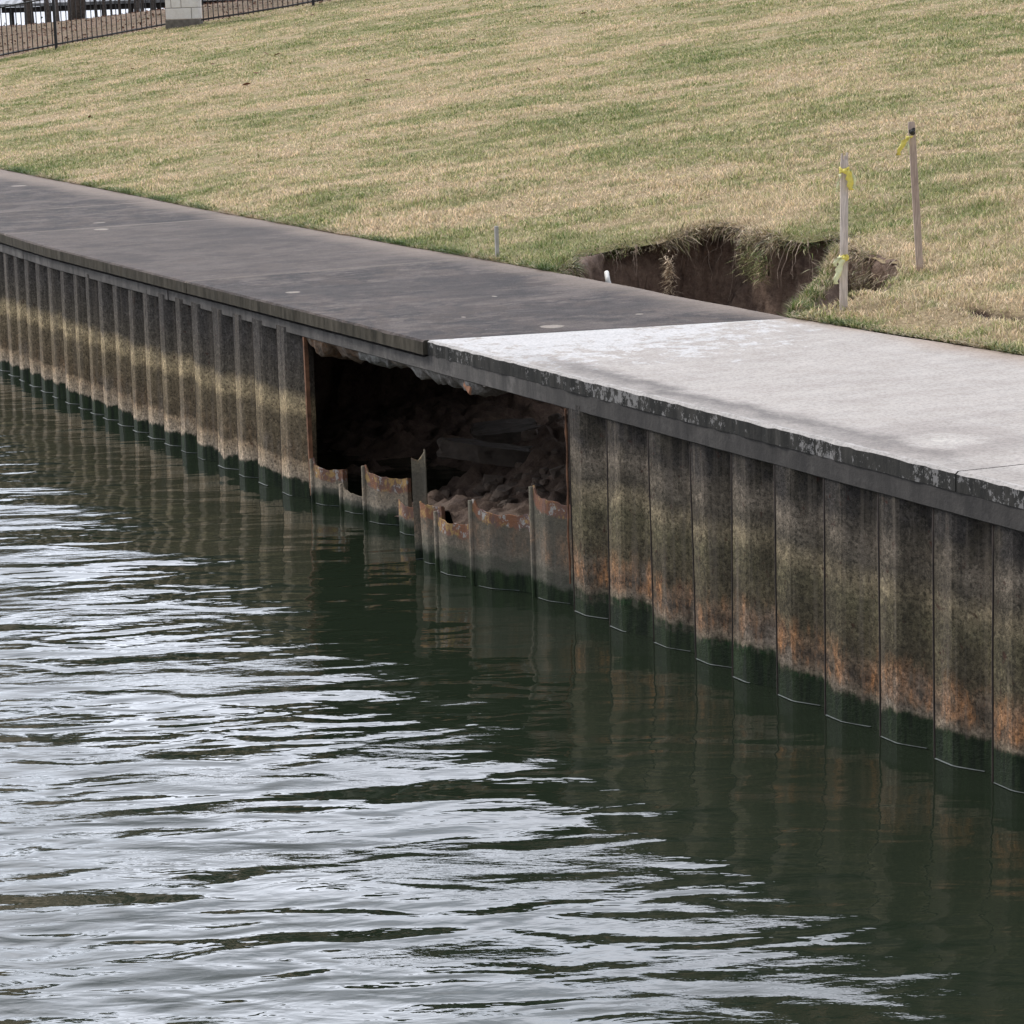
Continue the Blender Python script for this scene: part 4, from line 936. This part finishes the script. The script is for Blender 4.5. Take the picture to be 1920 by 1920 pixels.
# green fringe of longer grass right at the path edge
r_ = np.random.default_rng(72); n_ = 16000; X = np.concatenate([r_.uniform(-26, -3.1, 12500), r_.uniform(.5, 8, 3500)]); Y = edge(X)+np.abs(r_.normal(0, .045, n_))-.01
P = np.stack([X, Y, lawn_z(X, Y)-.005], 1); gk = .10+.10*fbm(X*2, 0, 0, 3, 44)
o = blade_mesh(P, r_, .055, .010, 'edge_grass', 1.1, np.array([0, -.25, .1]), green=gk, bright=(.45, .95), bend=.9); tag(o, kind='stuff'); o['label'] = 'greener longer grass creeping over the inland edge of the path'; o['category'] = 'grass'

# ------------------------------------------------------------------ fallen leaves
r_ = np.random.default_rng(80); n_ = 5200
vy = r_.uniform(60.2, 84, n_); vx = -r_.uniform(.02, .215, n_)*vy; X = CAM[0]+RT[0]*vx+FW[0]*vy; Y = CAM[1]+RT[1]*vx+FW[1]*vy
C = np.stack([X, Y, lawn_z(X, Y)+.02], 1); d1 = r_.normal(0, 1, (n_, 3))*np.array([1, 1, .4]); d1 /= np.linalg.norm(d1, axis=1)[:, None]; d2 = np.cross(d1, r_.normal(0, .3, (n_, 3))+np.array([0, 0, 1])); d2 /= np.linalg.norm(d2, axis=1)[:, None]
s = r_.uniform(.02, .05, (n_, 1)); o = mesh('leaf_litter', np.stack([C-d1*s, C+d2*s*.6, C+d1*s, C-d2*s*.6], 1).reshape(-1, 3), np.arange(4*n_).reshape(-1, 4), M['brown'])
tag(o, kind='stuff'); o['label'] = 'brown leaf litter covering the ground behind the fence'; o['category'] = 'leaves'
def leafmesh():
    V = [(-.5, 0, 0), (-.2, .2, .04), (.2, .22, .05), (.5, 0, .0), (.2, -.2, .07), (-.2, -.2, .03), (0, 0, -.01)]; F = [(0, 6, 1), (1, 6, 2), (2, 6, 3), (3, 6, 4), (4, 6, 5), (5, 6, 0)]
    return mesh('fallen_leaf', V, F, M['brown'])
lf = leafmesh(); first = True
for px_, py_ in ((432, 50), (248, 129), (283, 94), (500, 101), (398, 120), (480, 137), (520, 102), (566, 98), (175, 150), (330, 175), (168, 219), (655, 74), (708, 169), (462, 158), (623, 28), (586, 28), (560, 47), (1094, 25), (1242, 85), (690, 150), (535, 80), (370, 142), (225, 142), (80, 184), (885, 75), (1010, 130), (1560, 70)):
    dx = (px_-960)*CX + (960-py_)*CU + 5000*CF; q = CAM.copy(); dx = dx/np.linalg.norm(dx); t = 20.
    while t < 100 and (CAM+dx*t)[2] > float(lawn_z((CAM+dx*t)[0], (CAM+dx*t)[1]))+.03: t += .1
    if t >= 100: continue
    o = lf if first else lf.copy()
    if not first: COL.objects.link(o)
    first = False; o.location = CAM+dx*t; sc_ = random.uniform(.10, .17); o.scale = (sc_, sc_, sc_*.8); o.rotation_euler = (random.uniform(-.5, .5), random.uniform(-.5, .5), random.uniform(0, 6))
    tag(o, 'single curled brown leaf lying on the open lawn', 'leaf', 'dry leaves scattered on the lawn')
